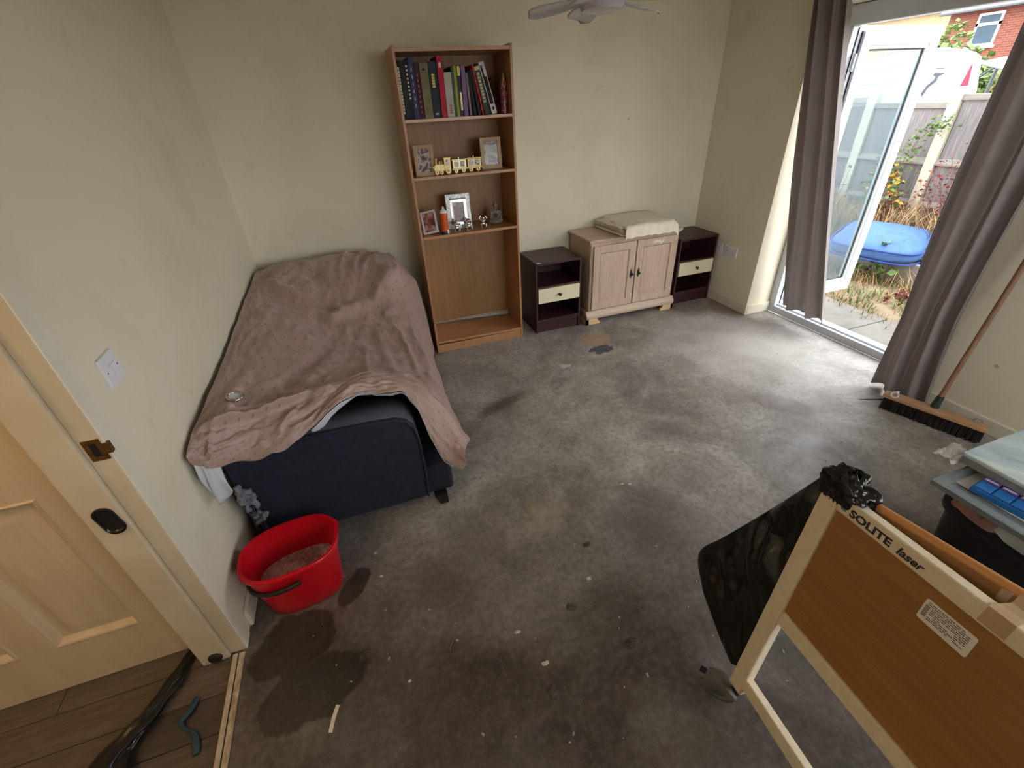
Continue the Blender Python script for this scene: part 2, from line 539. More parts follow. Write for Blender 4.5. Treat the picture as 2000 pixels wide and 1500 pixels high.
def rounded(w, h, r, n=5):
    P = []
    for cx, cy, a0 in ((w - r, h - r, 0), (r, h - r, 90), (r, r, 180), (w - r, r, 270)):
        for i in range(n + 1):
            a = math.radians(a0 + 90 * i / n)
            P.append((cx + r * math.cos(a), cy + r * math.sin(a)))
    return P

def fbm(p, oct=4):
    return mnoise.fractal(Vector(p), 0.6, 2.0, oct)

def blob(name, prims, voxel, mat, parent, local=False, smooth_it=2):
    bm = bmesh.new()
    for pr in prims:
        if pr[0] == 's':
            r = bmesh.ops.create_icosphere(bm, subdivisions=3, radius=1.0)
            sc = pr[2] if isinstance(pr[2], tuple) else (pr[2],) * 3
            for v in r['verts']:
                v.co = Vector((v.co.x * sc[0], v.co.y * sc[1], v.co.z * sc[2])) + Vector(pr[1])
        else:
            a, b = Vector(pr[1]), Vector(pr[2]); r0, r1 = pr[3], pr[4]
            N = 8
            for i in range(N + 1):
                t = i / N
                r = bmesh.ops.create_icosphere(bm, subdivisions=2, radius=r0 + (r1 - r0) * t)
                bmesh.ops.translate(bm, verts=r['verts'], vec=a.lerp(b, t))
    off = Vector((0, 0, 0)) if (parent is None or local) else world_loc(parent)
    bmesh.ops.translate(bm, verts=bm.verts, vec=-off)
    me = bpy.data.meshes.new(name); bm.to_mesh(me); bm.free()
    me.materials.append(mat)
    o = bpy.data.objects.new(name, me); COL.objects.link(o)
    if parent is not None: o.parent = parent
    m = o.modifiers.new('remesh', 'REMESH'); m.mode = 'VOXEL'; m.voxel_size = voxel; m.use_smooth_shade = True
    if smooth_it:
        s = o.modifiers.new('smooth', 'SMOOTH'); s.iterations = smooth_it; s.factor = 0.5
    return o

def catmull(P, t):
    # P list of Vectors, t in 0..1
    n = len(P) - 1
    x = min(max(t * n, 0), n - 1e-9)
    i = int(x); f = x - i
    p1, p2 = P[i], P[i + 1]
    p0 = P[i - 1] if i > 0 else p1 * 2 - p2
    p3 = P[i + 2] if i + 2 <= n else p2 * 2 - p1
    return 0.5 * ((2 * p1) + (p2 - p0) * f + (2 * p0 - 5 * p1 + 4 * p2 - p3) * f * f + (3 * p1 - p0 - 3 * p2 + p3) * f ** 3)

# ================================================================== THE ROOM
XR = 3.813; YN = -0.82; YE = -2.20; SX = 4.06; REAR = -5.2; H = 2.4; JY = -2.42
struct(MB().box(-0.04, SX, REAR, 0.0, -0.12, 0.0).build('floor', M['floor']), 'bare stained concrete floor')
struct(MB().box(-0.14, 4.25, 0.0, 0.15, -0.12, H).build('wall_back', M['wall']), 'cream painted back wall')
w = MB()
w.box(-0.14, 0, JY + 0.02, 0, -0.12, H); w.box(-0.14, 0, -3.3, JY + 0.02, 2.05, H); w.box(-0.14, 0, REAR, -3.3, -0.12, H)
struct(w.build('wall_left', M['wall']), 'cream painted left wall with doorway')
w = MB()
WY0, WY1, WZ0, WZ1 = -4.85, -3.45, 0.95, 2.15
w.box(XR, 4.25, YN, 0, -0.12, H); w.box(XR, 4.25, YE, YN, 2.115, H)
w.box(XR, 4.25, WY1, YE, -0.12, H); w.box(XR, 4.25, REAR, WY0, -0.12, H); w.box(XR, 4.25, WY0, WY1, -0.12, WZ0); w.box(XR, 4.25, WY0, WY1, WZ1, H)
struct(w.build('wall_right', M['wall']), 'cream painted right wall around the garden doorway')
w = MB()
RX0, RX1, RZ0, RZ1 = 1.5, 3.6, 0.85, 2.2
w.box(-0.14, RX0, REAR - 0.15, REAR, -0.12, H); w.box(RX1, 4.25, REAR - 0.15, REAR, -0.12, H)
w.box(RX0, RX1, REAR - 0.15, REAR, -0.12, RZ0); w.box(RX0, RX1, REAR - 0.15, REAR, RZ1, H)
struct(w.build('wall_rear', M['wall']))
wr3 = bpy.data.objects.new('fill_window_rear', None); COL.objects.link(wr3); wr3.location = (2.3, REAR - 0.1, RZ0); struct(wr3, 'white framed fill window added in the rear wall')  # unseen window and opening added behind the viewer for fill light
MB().frame((RX0, REAR - 0.11, RZ0), (1, 0, 0), (0, 0, 1), (0, 0.06, 0), RX1 - RX0, RZ1 - RZ0, 0.06).build('frame', M['upvc'], wr3, bevel=0.004)
MB().box(2.37, 2.43, REAR - 0.11, REAR - 0.05, RZ0, RZ1).build('mullion', M['upvc'], wr3, bevel=0.004)
wr2 = bpy.data.objects.new('fill_window_right', None); COL.objects.link(wr2); wr2.location = (4.1, (WY0 + WY1) / 2, WZ0); struct(wr2, 'white framed fill window added in the right wall')  # unseen opening and frame added in the right wall to brighten the room
MB().frame((4.06, WY0, WZ0), (0, 1, 0), (0, 0, 1), (0.06, 0, 0), WY1 - WY0, WZ1 - WZ0, 0.055).build('frame', M['upvc'], wr2, bevel=0.004)
MB().box(4.06, 4.12, (WY0 + WY1) / 2 - 0.03, (WY0 + WY1) / 2 + 0.03, WZ0, WZ1).build('mullion', M['upvc'], wr2, bevel=0.004)
struct(MB().box(-1.8, 4.25, REAR - 0.15, 0.15, H, H + 0.12).build('ceiling', M['ceil']))
# skirting boards
def skirt(name, segs):
    m = MB()
    for (x0, x1, y0, y1) in segs:
        m.box(x0, x1, y0, y1, 0, 0.088)
    return struct(m.build(name, simple('cream_skirting_paint', (222, 215, 196), (212, 204, 182), 6, 0.45), bevel=0.006), 'cream skirting board')
skirt('baseboard_right', [(XR - 0.016, XR, YN - 0.016, 0), (XR, SX, YN - 0.016, YN), (XR - 0.016, XR, REAR, YE)])
skirt('baseboard_back', [(0.016, XR - 0.016, -0.016, 0)])
skirt('baseboard_left', [(0, 0.016, JY + 0.09, -0.016)])

# doorway lining with rebate and stop
jm = struct(MB().box(-0.052, 0.001, JY, JY + 0.02, 0, 2.05).build('trim_1', M['trim'], bevel=0.003), 'cream door lining with latch plate')
MB().box(-0.143, -0.052, JY - 0.014, JY + 0.02, 0, 2.05).build('stop', M['trim'], jm, bevel=0.004)
MB().box(-0.143, 0.001, -3.3, -3.28, 0, 2.05).build('lining', M['trim'], jm, bevel=0.003)
MB().box(-0.143, 0.001, -3.28, JY, 2.03, 2.05).build('head', M['trim'], jm, bevel=0.003)
struct(MB().box(-0.001, 0.004, JY + 0.002, JY + 0.062, 0.0, 2.1).build('trim_2', M['upvc'] if False else simple('pale_grey_gloss', (226, 219, 200), (217, 209, 187), 5, 0.5), bevel=0.0015), 'pale painted band beside the door lining')
# latch plate
lp = MB()
lp.frame((-0.043, JY - 0.002, 0.955), (1, 0, 0), (0, 0, 1), (0, 0.004, 0), 0.04, 0.066, 0.012)
lp.box(-0.006, 0.010, JY - 0.002, JY + 0.012, 0.972, 1.004)
o = lp.build('latch_plate', M['brass'], jm, bevel=0.001); o['label'] = 'worn brass latch plate'
MB().box(-0.031, -0.015, JY - 0.001, JY + 0.001, 0.967, 1.009).build('latch_hole', M['black'], jm)
# oval finger pull and round black stop
OV = []
for i in range(33):
    a = 2 * math.pi * i / 32
    OV.append((0.026 * math.cos(a), 0.026 * math.sin(a) + (0.024 if math.sin(a) > 0 else -0.024)))
OV = OV[:-1]
fp = thing('finger_pull', 'black oval finger pull set in the door lining', 'pull handle', (-0.089, JY - 0.014, 0.765), (0, -0.12, 0))
m = MB(); k = len(OV)
rings = [(1.0, 0.0), (1.0, -0.004), (0.90, -0.006), (0.80, -0.004), (0.74, 0.004)]
V = []; F = []
for s, y in rings:
    V += [(q[0] * s, y, q[1] * s) for q in OV]
for i in range(len(rings) - 1):
    F += [(i * k + j, i * k + (j + 1) % k, (i + 1) * k + (j + 1) % k, (i + 1) * k + j) for j in range(k)]
m.add(V, F)
m.build('rim', simple('gloss_black', (26, 27, 28), (18, 18, 19), 20, 0.22), fp, smooth=50, local=True)
MB().prism([(q[0] * 0.76, q[1] * 0.76) for q in OV], (0, -0.0005, 0), (1, 0, 0), (0, 0, 1), (0, 0.002, 0)).build('cup', M['black'], fp, local=True)
rs = thing('door_buffer', 'small round black buffer at the foot of the door lining', 'door stop', (-0.092, JY - 0.014, 0.030))
MB().lathe([(0.023, 0), (0.023, 0.006), (0.018, 0.011), (0.008, 0.013)], axis='y', n=20).build('buffer', M['black'], rs, smooth=40, local=True)
MB().lathe([(0.006, 0.0125), (0.004, 0.0145)], axis='y', n=10).build('screw', M['iron'], rs, smooth=40, local=True)

# threshold strip between concrete and laminate: scarred metal bar and wooden edge
th = struct(MB().box(-0.022, -0.002, -3.28, JY - 0.012, 0, 0.007).build('trim_3', wood('scarred_pale_threshold', (204, 190, 164), (120, 100, 76), 'y', 60, 0.5, 0.2, 3), bevel=0.002), 'scarred pale threshold strip in the doorway')
MB().box(-0.042, -0.026, -3.28, JY - 0.012, 0, 0.010).build('bar', simple('dull_aluminium', (194, 182, 160), (156, 142, 120), 30, 0.45), th, bevel=0.002)

# hallway: laminate planks, panelled door, end wall
hf = struct(MB().box(-1.8, -0.042, -4.0, -2.30, -0.12, -0.004).build('floor_hall', LAM[2]), 'dark laminate hall floor')
pw = 0.128
pl_mesh = {}
random.seed(3)
yy = -2.302; row = 0
while yy > -3.9:
    x1 = -0.044; first = True
    cuts = [-0.044, -0.044 - [0.55, 0.95, 0.30, 0.75][row % 4], -1.8]
    for a, b in zip(cuts[:-1], cuts[1:]):
        MB().box(b + 0.0012, a - 0.0012, yy - pw + 0.0012, yy - 0.0012, -0.004, 0.0).build('plank', LAM[random.choice([0, 1, 2, 0, 1, 2, 3])], hf, bevel=0.0008, seg=1)
    yy -= pw; row += 1
struct(MB().box(-1.95, -1.8, -4.1, -2.1, -0.12, H).build('wall_hall', M['wall']))
w = MB(); w.box(-1.8, -0.14, -2.30, -2.15, 2.06, H); w.box(-1.8, -1.05, -2.30, -2.15, 0, H); w.box(-1.05, -0.14, -2.20, -2.15, 0, 2.06)
struct(w.build('wall_hall_end', M['wall']))
struct(MB().box(-1.8, -0.14, -4.1, -4.0, -0.12, H).build('wall_hall_near', M['wall']))
# panelled door
DX0, DX1, DY = -0.955, -0.150, -2.345
dr = bpy.data.objects.new('door_1', None); COL.objects.link(dr); dr.location = (DX1, DY, 0.008)
struct(dr, 'cream four-panel door in the hallway')
MB().box(DX0, DX1, DY + 0.020, DY + 0.040, 0.008, 1.98).build('core', M['door'], dr)
PX = [(-0.509, -0.265), (-0.842, -0.612)]
PZ = [(0.230, 0.832), (1.04, 1.78)]
for x0, x1 in ((-0.265, DX1), (-0.612, -0.509), (DX0, -0.842)):
    MB().box(x0, x1, DY, DY + 0.020, 0.008, 1.98).build('stile', M['door'], dr)
for z0, z1 in ((0.008, 0.230), (0.832, 1.04), (1.78, 1.98)):
    for x0, x1 in PX:
        MB().box(x0, x1, DY, DY + 0.020, z0, z1).build('rail', M['door'], dr)
for x0, x1 in PX:
    for z0, z1 in PZ:
        m = MB(); V = []; F = []
        prof = [(0.0, 0.0), (0.004, -0.006), (0.010, -0.003), (0.016, 0.006), (0.024, 0.013), (0.034, 0.013), (0.062, 0.004), (0.068, 0.004)]
        for ins, d in prof:
            V += [(x0 + ins, DY + d, z0 + ins), (x1 - ins, DY + d, z0 + ins), (x1 - ins, DY + d, z1 - ins), (x0 + ins, DY + d, z1 - ins)]
        for i in range(len(prof) - 1):
            F += [(i * 4 + j, i * 4 + (j + 1) % 4, (i + 1) * 4 + (j + 1) % 4, (i + 1) * 4 + j) for j in range(4)]
        n = (len(prof) - 1) * 4
        F.append((n, n + 1, n + 2, n + 3))
        m.add(V, F).build('panel', M['door'], dr, smooth=25)

# ------------------------------------------------------------------ garden doorway: frame and open leaf
win = bpy.data.objects.new('window_1', None); COL.objects.link(win); win.location = (SX, (YN + YE) / 2, 0); struct(win, 'white plastic frame of the garden doors')
fx0, fx1 = SX, SX + 0.07
MB().box(fx0, fx1, YE, YN, 0.0, 0.062).build('sill', M['upvc'], win, bevel=0.006)
MB().box(fx0 + 0.03, fx1 + 0.03, YE + 0.05, YN - 0.05, 0.055, 0.075).build('threshold', simple('aluminium_threshold', (206, 210, 214), (190, 194, 198), 20, 0.3, metal=0.5), win, bevel=0.003)
MB().box(fx0, fx1, YN - 0.062, YN, 0.062, 2.0).build('jamb', M['upvc'], win, bevel=0.006)
MB().box(fx0, fx1, YE, YE + 0.062, 0.062, 2.0).build('jamb', M['upvc'], win, bevel=0.006)
MB().box(fx0, fx1, YE, YN, 2.0, 2.112).build('head', M['upvc'], win, bevel=0.006)
MB().box(fx1 - 0.02, fx1 - 0.014, YN - 0.068, YN - 0.06, 0.08, 1.99).build('gasket', M['gasket'], win)
# leaf, opened outwards to a right angle
LY = -0.905; LX0, LX1 = SX + 0.06, SX + 0.86; LZ0, LZ1 = 0.075, 2.0
leaf = bpy.data.objects.new('door_2', None); COL.objects.link(leaf); leaf.location = (LX0, LY, LZ0); struct(leaf, 'white glazed garden door leaf standing open outwards')
X, Z = (1, 0, 0), (0, 0, 1)
MB().frame((LX0, LY + 0.026, LZ0), X, Z, (0, 0.04, 0), LX1 - LX0, LZ1 - LZ0, 0.118).build('flange', M['upvc'], leaf, bevel=0.004)
MB().frame((LX0 + 0.03, LY + 0.018, LZ0 + 0.03), X, Z, (0, 0.012, 0), LX1 - LX0 - 0.06, LZ1 - LZ0 - 0.06, 0.02).build('gasket', M['gasket'], leaf)
MB().frame((LX0 + 0.034, LY, LZ0 + 0.034), X, Z, (0, 0.03, 0), LX1 - LX0 - 0.068, LZ1 - LZ0 - 0.068, 0.075).build('sash', M['upvc'], leaf, bevel=0.006)
MB().frame((LX0 + 0.106, LY + 0.012, LZ0 + 0.106), X, Z, (0, 0.02, 0), LX1 - LX0 - 0.212, LZ1 - LZ0 - 0.212, 0.022).build('glazing_bead', M['gasket'] if False else simple('pale_bead_plastic', (220, 226, 232), (210, 216, 222), 8, 0.35), leaf, bevel=0.004)  # bead plastic a touch paler than the sash
MB().frame((LX0 + 0.124, LY + 0.024, LZ0 + 0.124), X, Z, (0, 0.012, 0), LX1 - LX0 - 0.248, LZ1 - LZ0 - 0.248, 0.012).build('spacer', M['gasket'], leaf)
MB().box(LX0 + 0.12, LX1 - 0.12, LY + 0.028, LY + 0.032, LZ0 + 0.12, LZ1 - 0.12).build('pane', M['glass'], leaf)
for z in (0.35, 1.05, 1.75):
    MB().tube([(SX + 0.062, LY + 0.004, z), (SX + 0.062, LY + 0.004, z + 0.1)], 0.011, 10).build('hinge', M['upvc'], leaf, smooth=40)

# socket plates and light switch
def plate(name, label, o, a, b, nrm, w, h, cat, double=True):
    o, a, b, nrm = map(Vector, (o, a, b, nrm))
    t = thing(name, label, cat, o)
    MB().prism(rounded(w, h, 0.006, 3), o, a, b, nrm * 0.009).build('plate', M['plastic'], t, bevel=0.002, fix=True)
    return t, o, a, b, nrm
def pin(m, o, a, b, nrm, x, y, w, h, d=0.0095):
    c = o + a * x + b * y
    m.obox(c + nrm * (d - 0.0005), a * (w / 2), b * (h / 2), nrm * 0.001)
t, o, a, b, nr = plate('wall_socket', 'white double wall socket above the skirting of the right wall', (XR, -0.44, 0.437), (0, -1, 0), (0, 0, 1), (-1, 0, 0), 0.146, 0.086, 'wall socket')
for k in (0.037, 0.109):
    m = MB()
    pin(m, o, a, b, nr, k, 0.042, 0.004, 0.008); pin(m, o, a, b, nr, k - 0.011, 0.022, 0.0065, 0.004); pin(m, o, a, b, nr, k + 0.011, 0.022, 0.0065, 0.004)
    m.build('pin_holes', M['black'], t)
for k in (0.055, 0.091):
    m = MB(); m.obox(o + a * k + b * 0.066 + nr * 0.0105, a * 0.0055, b * 0.009, nr * 0.002); m.build('rocker', M['plastic'], t, bevel=0.001)
t, o, a, b, nr = plate('wall_socket', 'white socket half hidden behind the right-hand dark bedside cabinet', (XR, -0.325, 0.437), (0, -1, 0), (0, 0, 1), (-1, 0, 0), 0.086, 0.086, 'wall socket')
m = MB(); pin(m, o, a, b, nr, 0.043, 0.05, 0.004, 0.008); pin(m, o, a, b, nr, 0.032, 0.03, 0.0065, 0.004); pin(m, o, a, b, nr, 0.054, 0.03, 0.0065, 0.004); m.build('pin_holes', M['black'], t)
t, o, a, b, nr = plate('light_switch', 'white two-gang light switch on the left wall', (0, -2.27, 1.0756), (0, 1, 0), (0, 0, 1), (1, 0, 0), 0.088, 0.088, 'light switch')
for k in (0.032, 0.056):
    m = MB(); c = o + a * k + b * 0.044 + nr * 0.0105
    m.obox(c, a * 0.0085, b * 0.015, nr * 0.003 + b * 0.001); m.build('rocker', M['plastic'], t, bevel=0.001)
for k in (0.013, 0.075):
    m = MB(); pin(m, o, a, b, nr, k, 0.044, 0.004, 0.004); m.build('screw', M['iron'], t)

# ================================================================== FURNITURE
# ---- bookcase
BX0, BX1, BH, BF, BB = 1.145, 1.8786, 1.9944, -0.391, -0.055
bc = thing('bookcase', 'tall open oak-effect bookcase against the back wall', 'bookcase', ((BX0 + BX1) / 2, (BF + BB) / 2, 0))
T = 0.016
MB().box(BX0, BX0 + T, BF, BB, 0, BH).build('side_panel', M['oak'], bc, bevel=0.001)
MB().box(BX1 - T, BX1, BF, BB, 0, BH).build('side_panel', M['oak'], bc, bevel=0.001)
MB().box(BX0 + T, BX1 - T, BF + 0.002, BB, BH - 0.032, BH - 0.012).build('top_panel', M['oakx'], bc, bevel=0.001)
SH = [1.6245, 1.2958, 0.9126]
for z in SH:
    MB().box(BX0 + T, BX1 - T, BF, BB - 0.006, z - 0.018, z).build('shelf', M['oakx'], bc, bevel=0.001)
MB().box(BX0 + T, BX1 - T, BB - 0.004, BB, 0.12, BH - 0.02).build('back_panel', M['oakback'], bc)
MB().box(BX0 + T, BX1 - T, BF + 0.004, BF + 0.02, 0, 0.062).build('plinth', M['oakx'], bc, bevel=0.001)
m = MB()
m.add([(BX0 + T, BF + 0.003, 0.077), (BX1 - T, BF + 0.003, 0.064), (BX1 - T, BB - 0.03, 0.064), (BX0 + T, BB - 0.03, 0.10),
       (BX0 + T, BF + 0.003, 0.095), (BX1 - T, BF + 0.003, 0.082), (BX1 - T, BB - 0.03, 0.082), (BX0 + T, BB - 0.03, 0.118)],
      [(0, 3, 2, 1), (4, 5, 6, 7), (0, 1, 5, 4), (1, 2, 6, 5), (2, 3, 7, 6), (3, 0, 4, 7)])
o = m.build('loose_shelf', M['oakx'], bc, bevel=0.001); o['label'] = 'loose bottom shelf lifted off its plinth at the left'

# ---- books
S0 = SH[0]
YB = BF + 0.02
pagem = simple('book_pages', (206, 196, 172), (188, 176, 150), 60, 0.85)
def bookmat(name, c, rough=0.65):
    return simple('cover_' + name, c, tuple(v * 0.8 for v in c), 12, rough, spec=0.25)
def book(x, w, h, cm, label, d=0.19, lean=0.0, front=0.0, marks=()):
    t = thing('book', label, 'book', (x, YB + front, S0 + 0.0006), (0, -lean, 0), 'books on the top shelf of the bookcase')
    c = 0.0018
    m = MB(); m.box(0, c, 0.0, d, 0, h); m.box(w - c, w, 0.0, d, 0, h); m.box(c, w - c, 0.0, c, 0, h)
    m.build('cover', cm, t, local=True)
    MB().box(c, w - c, c + 0.001, d - 0.004, 0.003, h - 0.003).build('pages', pagem, t, local=True)
    for i, (z0, z1, f0, f1, mm) in enumerate(marks):
        nm = 'spine_print'
        MB().box(w * f0, w * f1, -0.0005, 0.0003, h * z0, h * z1).build(nm, mm, t, local=True)
    return t
wht = simple('print_white', (206, 204, 190), (190, 186, 170), 60, 0.5)
yel = simple('print_yellow', (214, 200, 70), (196, 180, 58), 60, 0.5)
pnk = simple('print_rose', (170, 70, 84), (150, 60, 74), 60, 0.5)
blk = bookmat('black', (26, 25, 26)); 
def dashes(z0, z1, n, f0, f1, mm, gap=0.35):
    s = (z1 - z0) / n
    return [(z0 + i * s, z0 + i * s + s * (1 - gap), f0, f1, mm) for i in range(n)]
# (x-left, width, height, material, label, marks)
book(1.158, 0.022, 0.300, blk, 'tall black book with white spine lettering, leftmost on the shelf', marks=dashes(0.1, 0.9, 14, 0.3, 0.75, wht, 0.2))
book(1.181, 0.023, 0.298, bookmat('black_gloss', (26, 25, 27), 0.5), 'plain tall black book second from the left on the shelf')
book(1.205, 0.024, 0.300, bookmat('ink_navy', (36, 34, 48)), 'dark navy book with a row of white spine dots', marks=dashes(0.35, 0.95, 9, 0.3, 0.7, wht, 0.5))
book(1.230, 0.030, 0.312, bookmat('blue_violet', (66, 64, 110)), 'blue-violet book beside the dark maroon book', marks=dashes(0.2, 0.9, 6, 0.42, 0.55, wht, 0.5))
book(1.262, 0.028, 0.288, bookmat('maroon', (72, 36, 44)), 'dark maroon book between blue-violet and khaki books', marks=dashes(0.1, 0.85, 8, 0.4, 0.65, pnk, 0.5))
book(1.294, 0.052, 0.286, bookmat('khaki', (128, 120, 88)), 'thick khaki green book left of the navy book', marks=[(0.86, 0.9, 0.3, 0.6, blk)])
book(1.349, 0.042, 0.290, bookmat('navy', (42, 56, 72)), 'thick navy book with yellow spine lettering', marks=dashes(0.55, 0.80, 5, 0.3, 0.72, yel, 0.2) + [(0.06, 0.09, 0.3, 0.75, wht)])
book(1.392, 0.008, 0.285, blk, 'thin black book squeezed beside the red book')
book(1.402, 0.033, 0.315, bookmat('cerise', (188, 40, 62)), 'bright red hardback, tallest book on the shelf', marks=[(0.82, 0.9, 0.3, 0.72, wht), (0.02, 0.06, 0.3, 0.7, pnk)])
book(1.437, 0.046, 0.232, bookmat('pale_grey', (190, 186, 172)), 'short pale grey book right of the red hardback', marks=dashes(0.08, 0.3, 4, 0.4, 0.72, pnk, 0.3))
book(1.485, 0.014, 0.262, bookmat('bottle_green', (62, 92, 76)), 'thin bottle green book beside the lime book')
book(1.500, 0.016, 0.266, bookmat('lime', (158, 164, 66)), 'thin lime green book')
book(1.517, 0.029, 0.268, bookmat('charcoal', (66, 64, 66)), 'charcoal book with a cream label low on the spine', marks=[(0.12, 0.48, 0.35, 0.8, simple('print_cream', (238, 226, 178), (226, 212, 162), 40, 0.5)), (0.80, 0.98, 0.2, 0.75, yel)])
book(1.5400, 0.032, 0.264, bookmat('lilac', (136, 106, 152)), 'lilac purple book near the middle of the shelf')
L1 = 0.07
book(1.5835, 0.014, 0.226, bookmat('taupe', (132, 122, 112)), 'thin taupe book leaning on the lilac book', lean=0.0500)
book(1.6095, 0.018, 0.238, bookmat('jet', (34, 30, 33)), 'black paperback leaning right of the taupe book', lean=0.1000)
book(1.6395, 0.018, 0.248, bookmat('dark_plum', (44, 36, 40)), 'dark plum paperback leaning beside the thin red book', lean=0.1490)
book(1.6675, 0.009, 0.272, bookmat('scarlet', (196, 48, 48)), 'thin scarlet book leaning to the left', lean=0.1880)
book(1.6845, 0.036, 0.262, bookmat('dark_teal', (56, 66, 62)), 'dark teal book with cream lettering leaning left', lean=0.2165, marks=dashes(0.25, 0.88, 9, 0.25, 0.75, simple('print_sand', (176, 168, 128), (160, 150, 110), 40, 0.5), 0.25) + [(0.92, 0.995, 0.05, 0.95, simple('print_straw', (190, 176, 120), (176, 160, 104), 40, 0.5))])
book(1.7320, 0.034, 0.285, bookmat('white', (206, 202, 204)), 'black and white book leaning, rightmost of the books', lean=0.2540, marks=[(0.2, 0.72, 0.15, 0.85, blk), (0.72, 0.94, 0.15, 0.5, blk), (0.08, 0.14, 0.3, 0.7, blk)])
# aerosol can at the right end
ac = thing('aerosol_can', 'red and purple aerosol can with gold cap beside the books', 'aerosol can', (1.837, BF + 0.085, S0))
MB().lathe([(0.022, 0), (0.0235, 0.004), (0.0235, 0.006)], c=(0, 0, 0)).build('base', M['chrome'], ac, smooth=40, local=True)
tm = NT('aerosol_wrap'); f = tm.noise(30, 3, 0.6, 1.0); tm.base(tm.ramp(f, (0.38, lin(150, 28, 44)), (0.5, lin(110, 40, 62)), (0.58, lin(170, 120, 112)), (0.68, lin(140, 22, 40)))); tm.rough(0.25)
MB().lathe([(0.0235, 0.006), (0.0235, 0.165), (0.020, 0.176), (0.014, 0.182)]).build('can', tm.m, ac, smooth=40, local=True)
MB().lathe([(0.016, 0.182), (0.016, 0.222), (0.013, 0.226)]).build('cap', M['brass'], ac, smooth=40, local=True)

# ---- photo frames
def photo_frame(label, loc, w, h, bw, tilt, yaw, fm, pm, depth=0.014, mat=None):
    t = thing('photo_frame', label, 'photo frame', loc, (0, 0, yaw))
    R = Matrix.Rotation(-tilt, 4, 'X')
    ax, az, ay = Vector((1, 0, 0)), R @ Vector((0, 0, 1)), R @ Vector((0, 1, 0))
    o = Vector((-w / 2, 0, 0))
    MB().frame(o, ax, az, ay * depth, w, h, bw).build('frame', fm, t, bevel=0.002, local=True)
    MB().obox(o + ax * w / 2 + az * h / 2 + ay * (depth * 0.7), ax * (w / 2 - bw * 0.8), ay * (depth * 0.25), az * (h / 2 - bw * 0.8)).build('photo', pm, t, local=True)
    MB().obox(o + ax * w / 2 + az * h / 2 + ay * (depth + 0.0015), ax * (w / 2 - 0.004), ay * 0.0015, az * (h / 2 - 0.004)).build('backing', M['black'], t, local=True)
    # easel strut
    top = o + ax * w / 2 + az * h * 0.7 + ay * (depth + 0.004)
    foot = Vector((0, top.y + 0.055, 0.002))
    MB().obox((top + foot) / 2, Vector((0.014, 0, 0)), Vector((0, 0.001, 0.0006)), (top - foot) / 2).build('strut', M['black'], t, local=True)
    return t
sandf = wood('pale_ash_frame', (188, 158, 124), (170, 138, 104), 'x', 30, 0.5, 0.04)
S1, S2 = SH[1], SH[2]
photo_frame('pale wooden photo frame of a group, left on the middle shelf', (1.256, BF + 0.065, S1 + 0.0005), 0.130, 0.184, 0.022, 0.20, -0.14, sandf,
            mat_photo('family_photo', [(44, 40, 48), (120, 110, 120), (196, 188, 184), (98, 56, 52), (168, 160, 168)], 24, 1))
photo_frame('pale wooden photo frame at the right end of the middle shelf', (1.735, BF + 0.11, S1 + 0.0005), 0.148, 0.196, 0.026, 0.12, -0.06, sandf,
            mat_photo('child_photo', [(70, 66, 66), (150, 142, 134), (176, 168, 158), (60, 58, 64), (160, 150, 140)], 22, 2))
wf_ = photo_frame('small white photo frame tilted at the left of the lower shelf', (1.232, BF + 0.055, S2 + 0.0115), 0.112, 0.158, 0.013, 0.46, -0.42, M['plastic'],
            mat_photo('portrait_photo', [(36, 30, 44), (140, 86, 84), (206, 168, 156), (90, 52, 60), (170, 130, 124)], 18, 3))
wf_.rotation_euler = (0, -0.20, -0.42)
silv = simple('hammered_silver', (196, 200, 194), (120, 124, 120), 60, 0.28, metal=0.85, bump=0.5, bscale=120)
fr = photo_frame('silver embossed photo frame in the middle of the lower shelf', (1.468, BF + 0.135, S2 + 0.0005), 0.176, 0.238, 0.030, 0.13, -0.10, silv,
            mat_photo('friends_photo', [(24, 22, 28), (40, 36, 42), (150, 110, 96), (30, 28, 32), (178, 150, 142)], 22, 4))
R = Matrix.Rotation(-0.13, 4, 'X'); az = R @ Vector((0, 0, 1)); ay = R @ Vector((0, 1, 0))
MB().frame(Vector((-0.060, 0, 0)) + az * 0.028 - ay * 0.003, (1, 0, 0), az, ay * 0.012, 0.120, 0.172, 0.018).build('inner_mount', M['chrome'], fr, bevel=0.002, local=True)
MB().frame(Vector((-0.044, 0, 0)) + az * 0.044 - ay * 0.002, (1, 0, 0), az, ay * 0.012, 0.088, 0.140, 0.008).build('inner_bead', M['plastic'], fr, bevel=0.002, local=True)

# ---- little train of picture boxes
pew = simple('creamy_gold_metal', (222, 200, 140), (196, 170, 108), 40, 0.35, metal=0.25)
wph = mat_photo('window_pictures', [(70, 70, 84), (150, 146, 152), (190, 186, 184), (90, 86, 100)], 60, 5)
def wheel(m, x, r, y0, y1, n=16):
    m.lathe([(r, 0), (r, y1 - y0)], c=(x, y1, r), n=n, axis='y')
tx = BF + 0.045
en = thing('toy_train_engine', 'cream and gold toy steam engine with three wheels a side', 'ornament', (1.372, tx, S1 + 0.0004), (0, 0, 0.04))
D = 0.030
MB().prism([(-0.062, 0.020), (-0.060, 0.058), (-0.050, 0.064), (0.012, 0.064), (0.012, 0.020)], (0, 0, 0), (1, 0, 0), (0, 0, 1), (0, D, 0)).build('boiler', pew, en, bevel=0.004, local=True, fix=True)
MB().prism([(0.010, 0.018), (0.010, 0.094), (0.006, 0.096), (0.006, 0.101), (0.058, 0.101), (0.058, 0.096), (0.054, 0.094), (0.054, 0.018)], (0, -0.002, 0), (1, 0, 0), (0, 0, 1), (0, D + 0.004, 0)).build('cab', pew, en, bevel=0.002, local=True, fix=True)
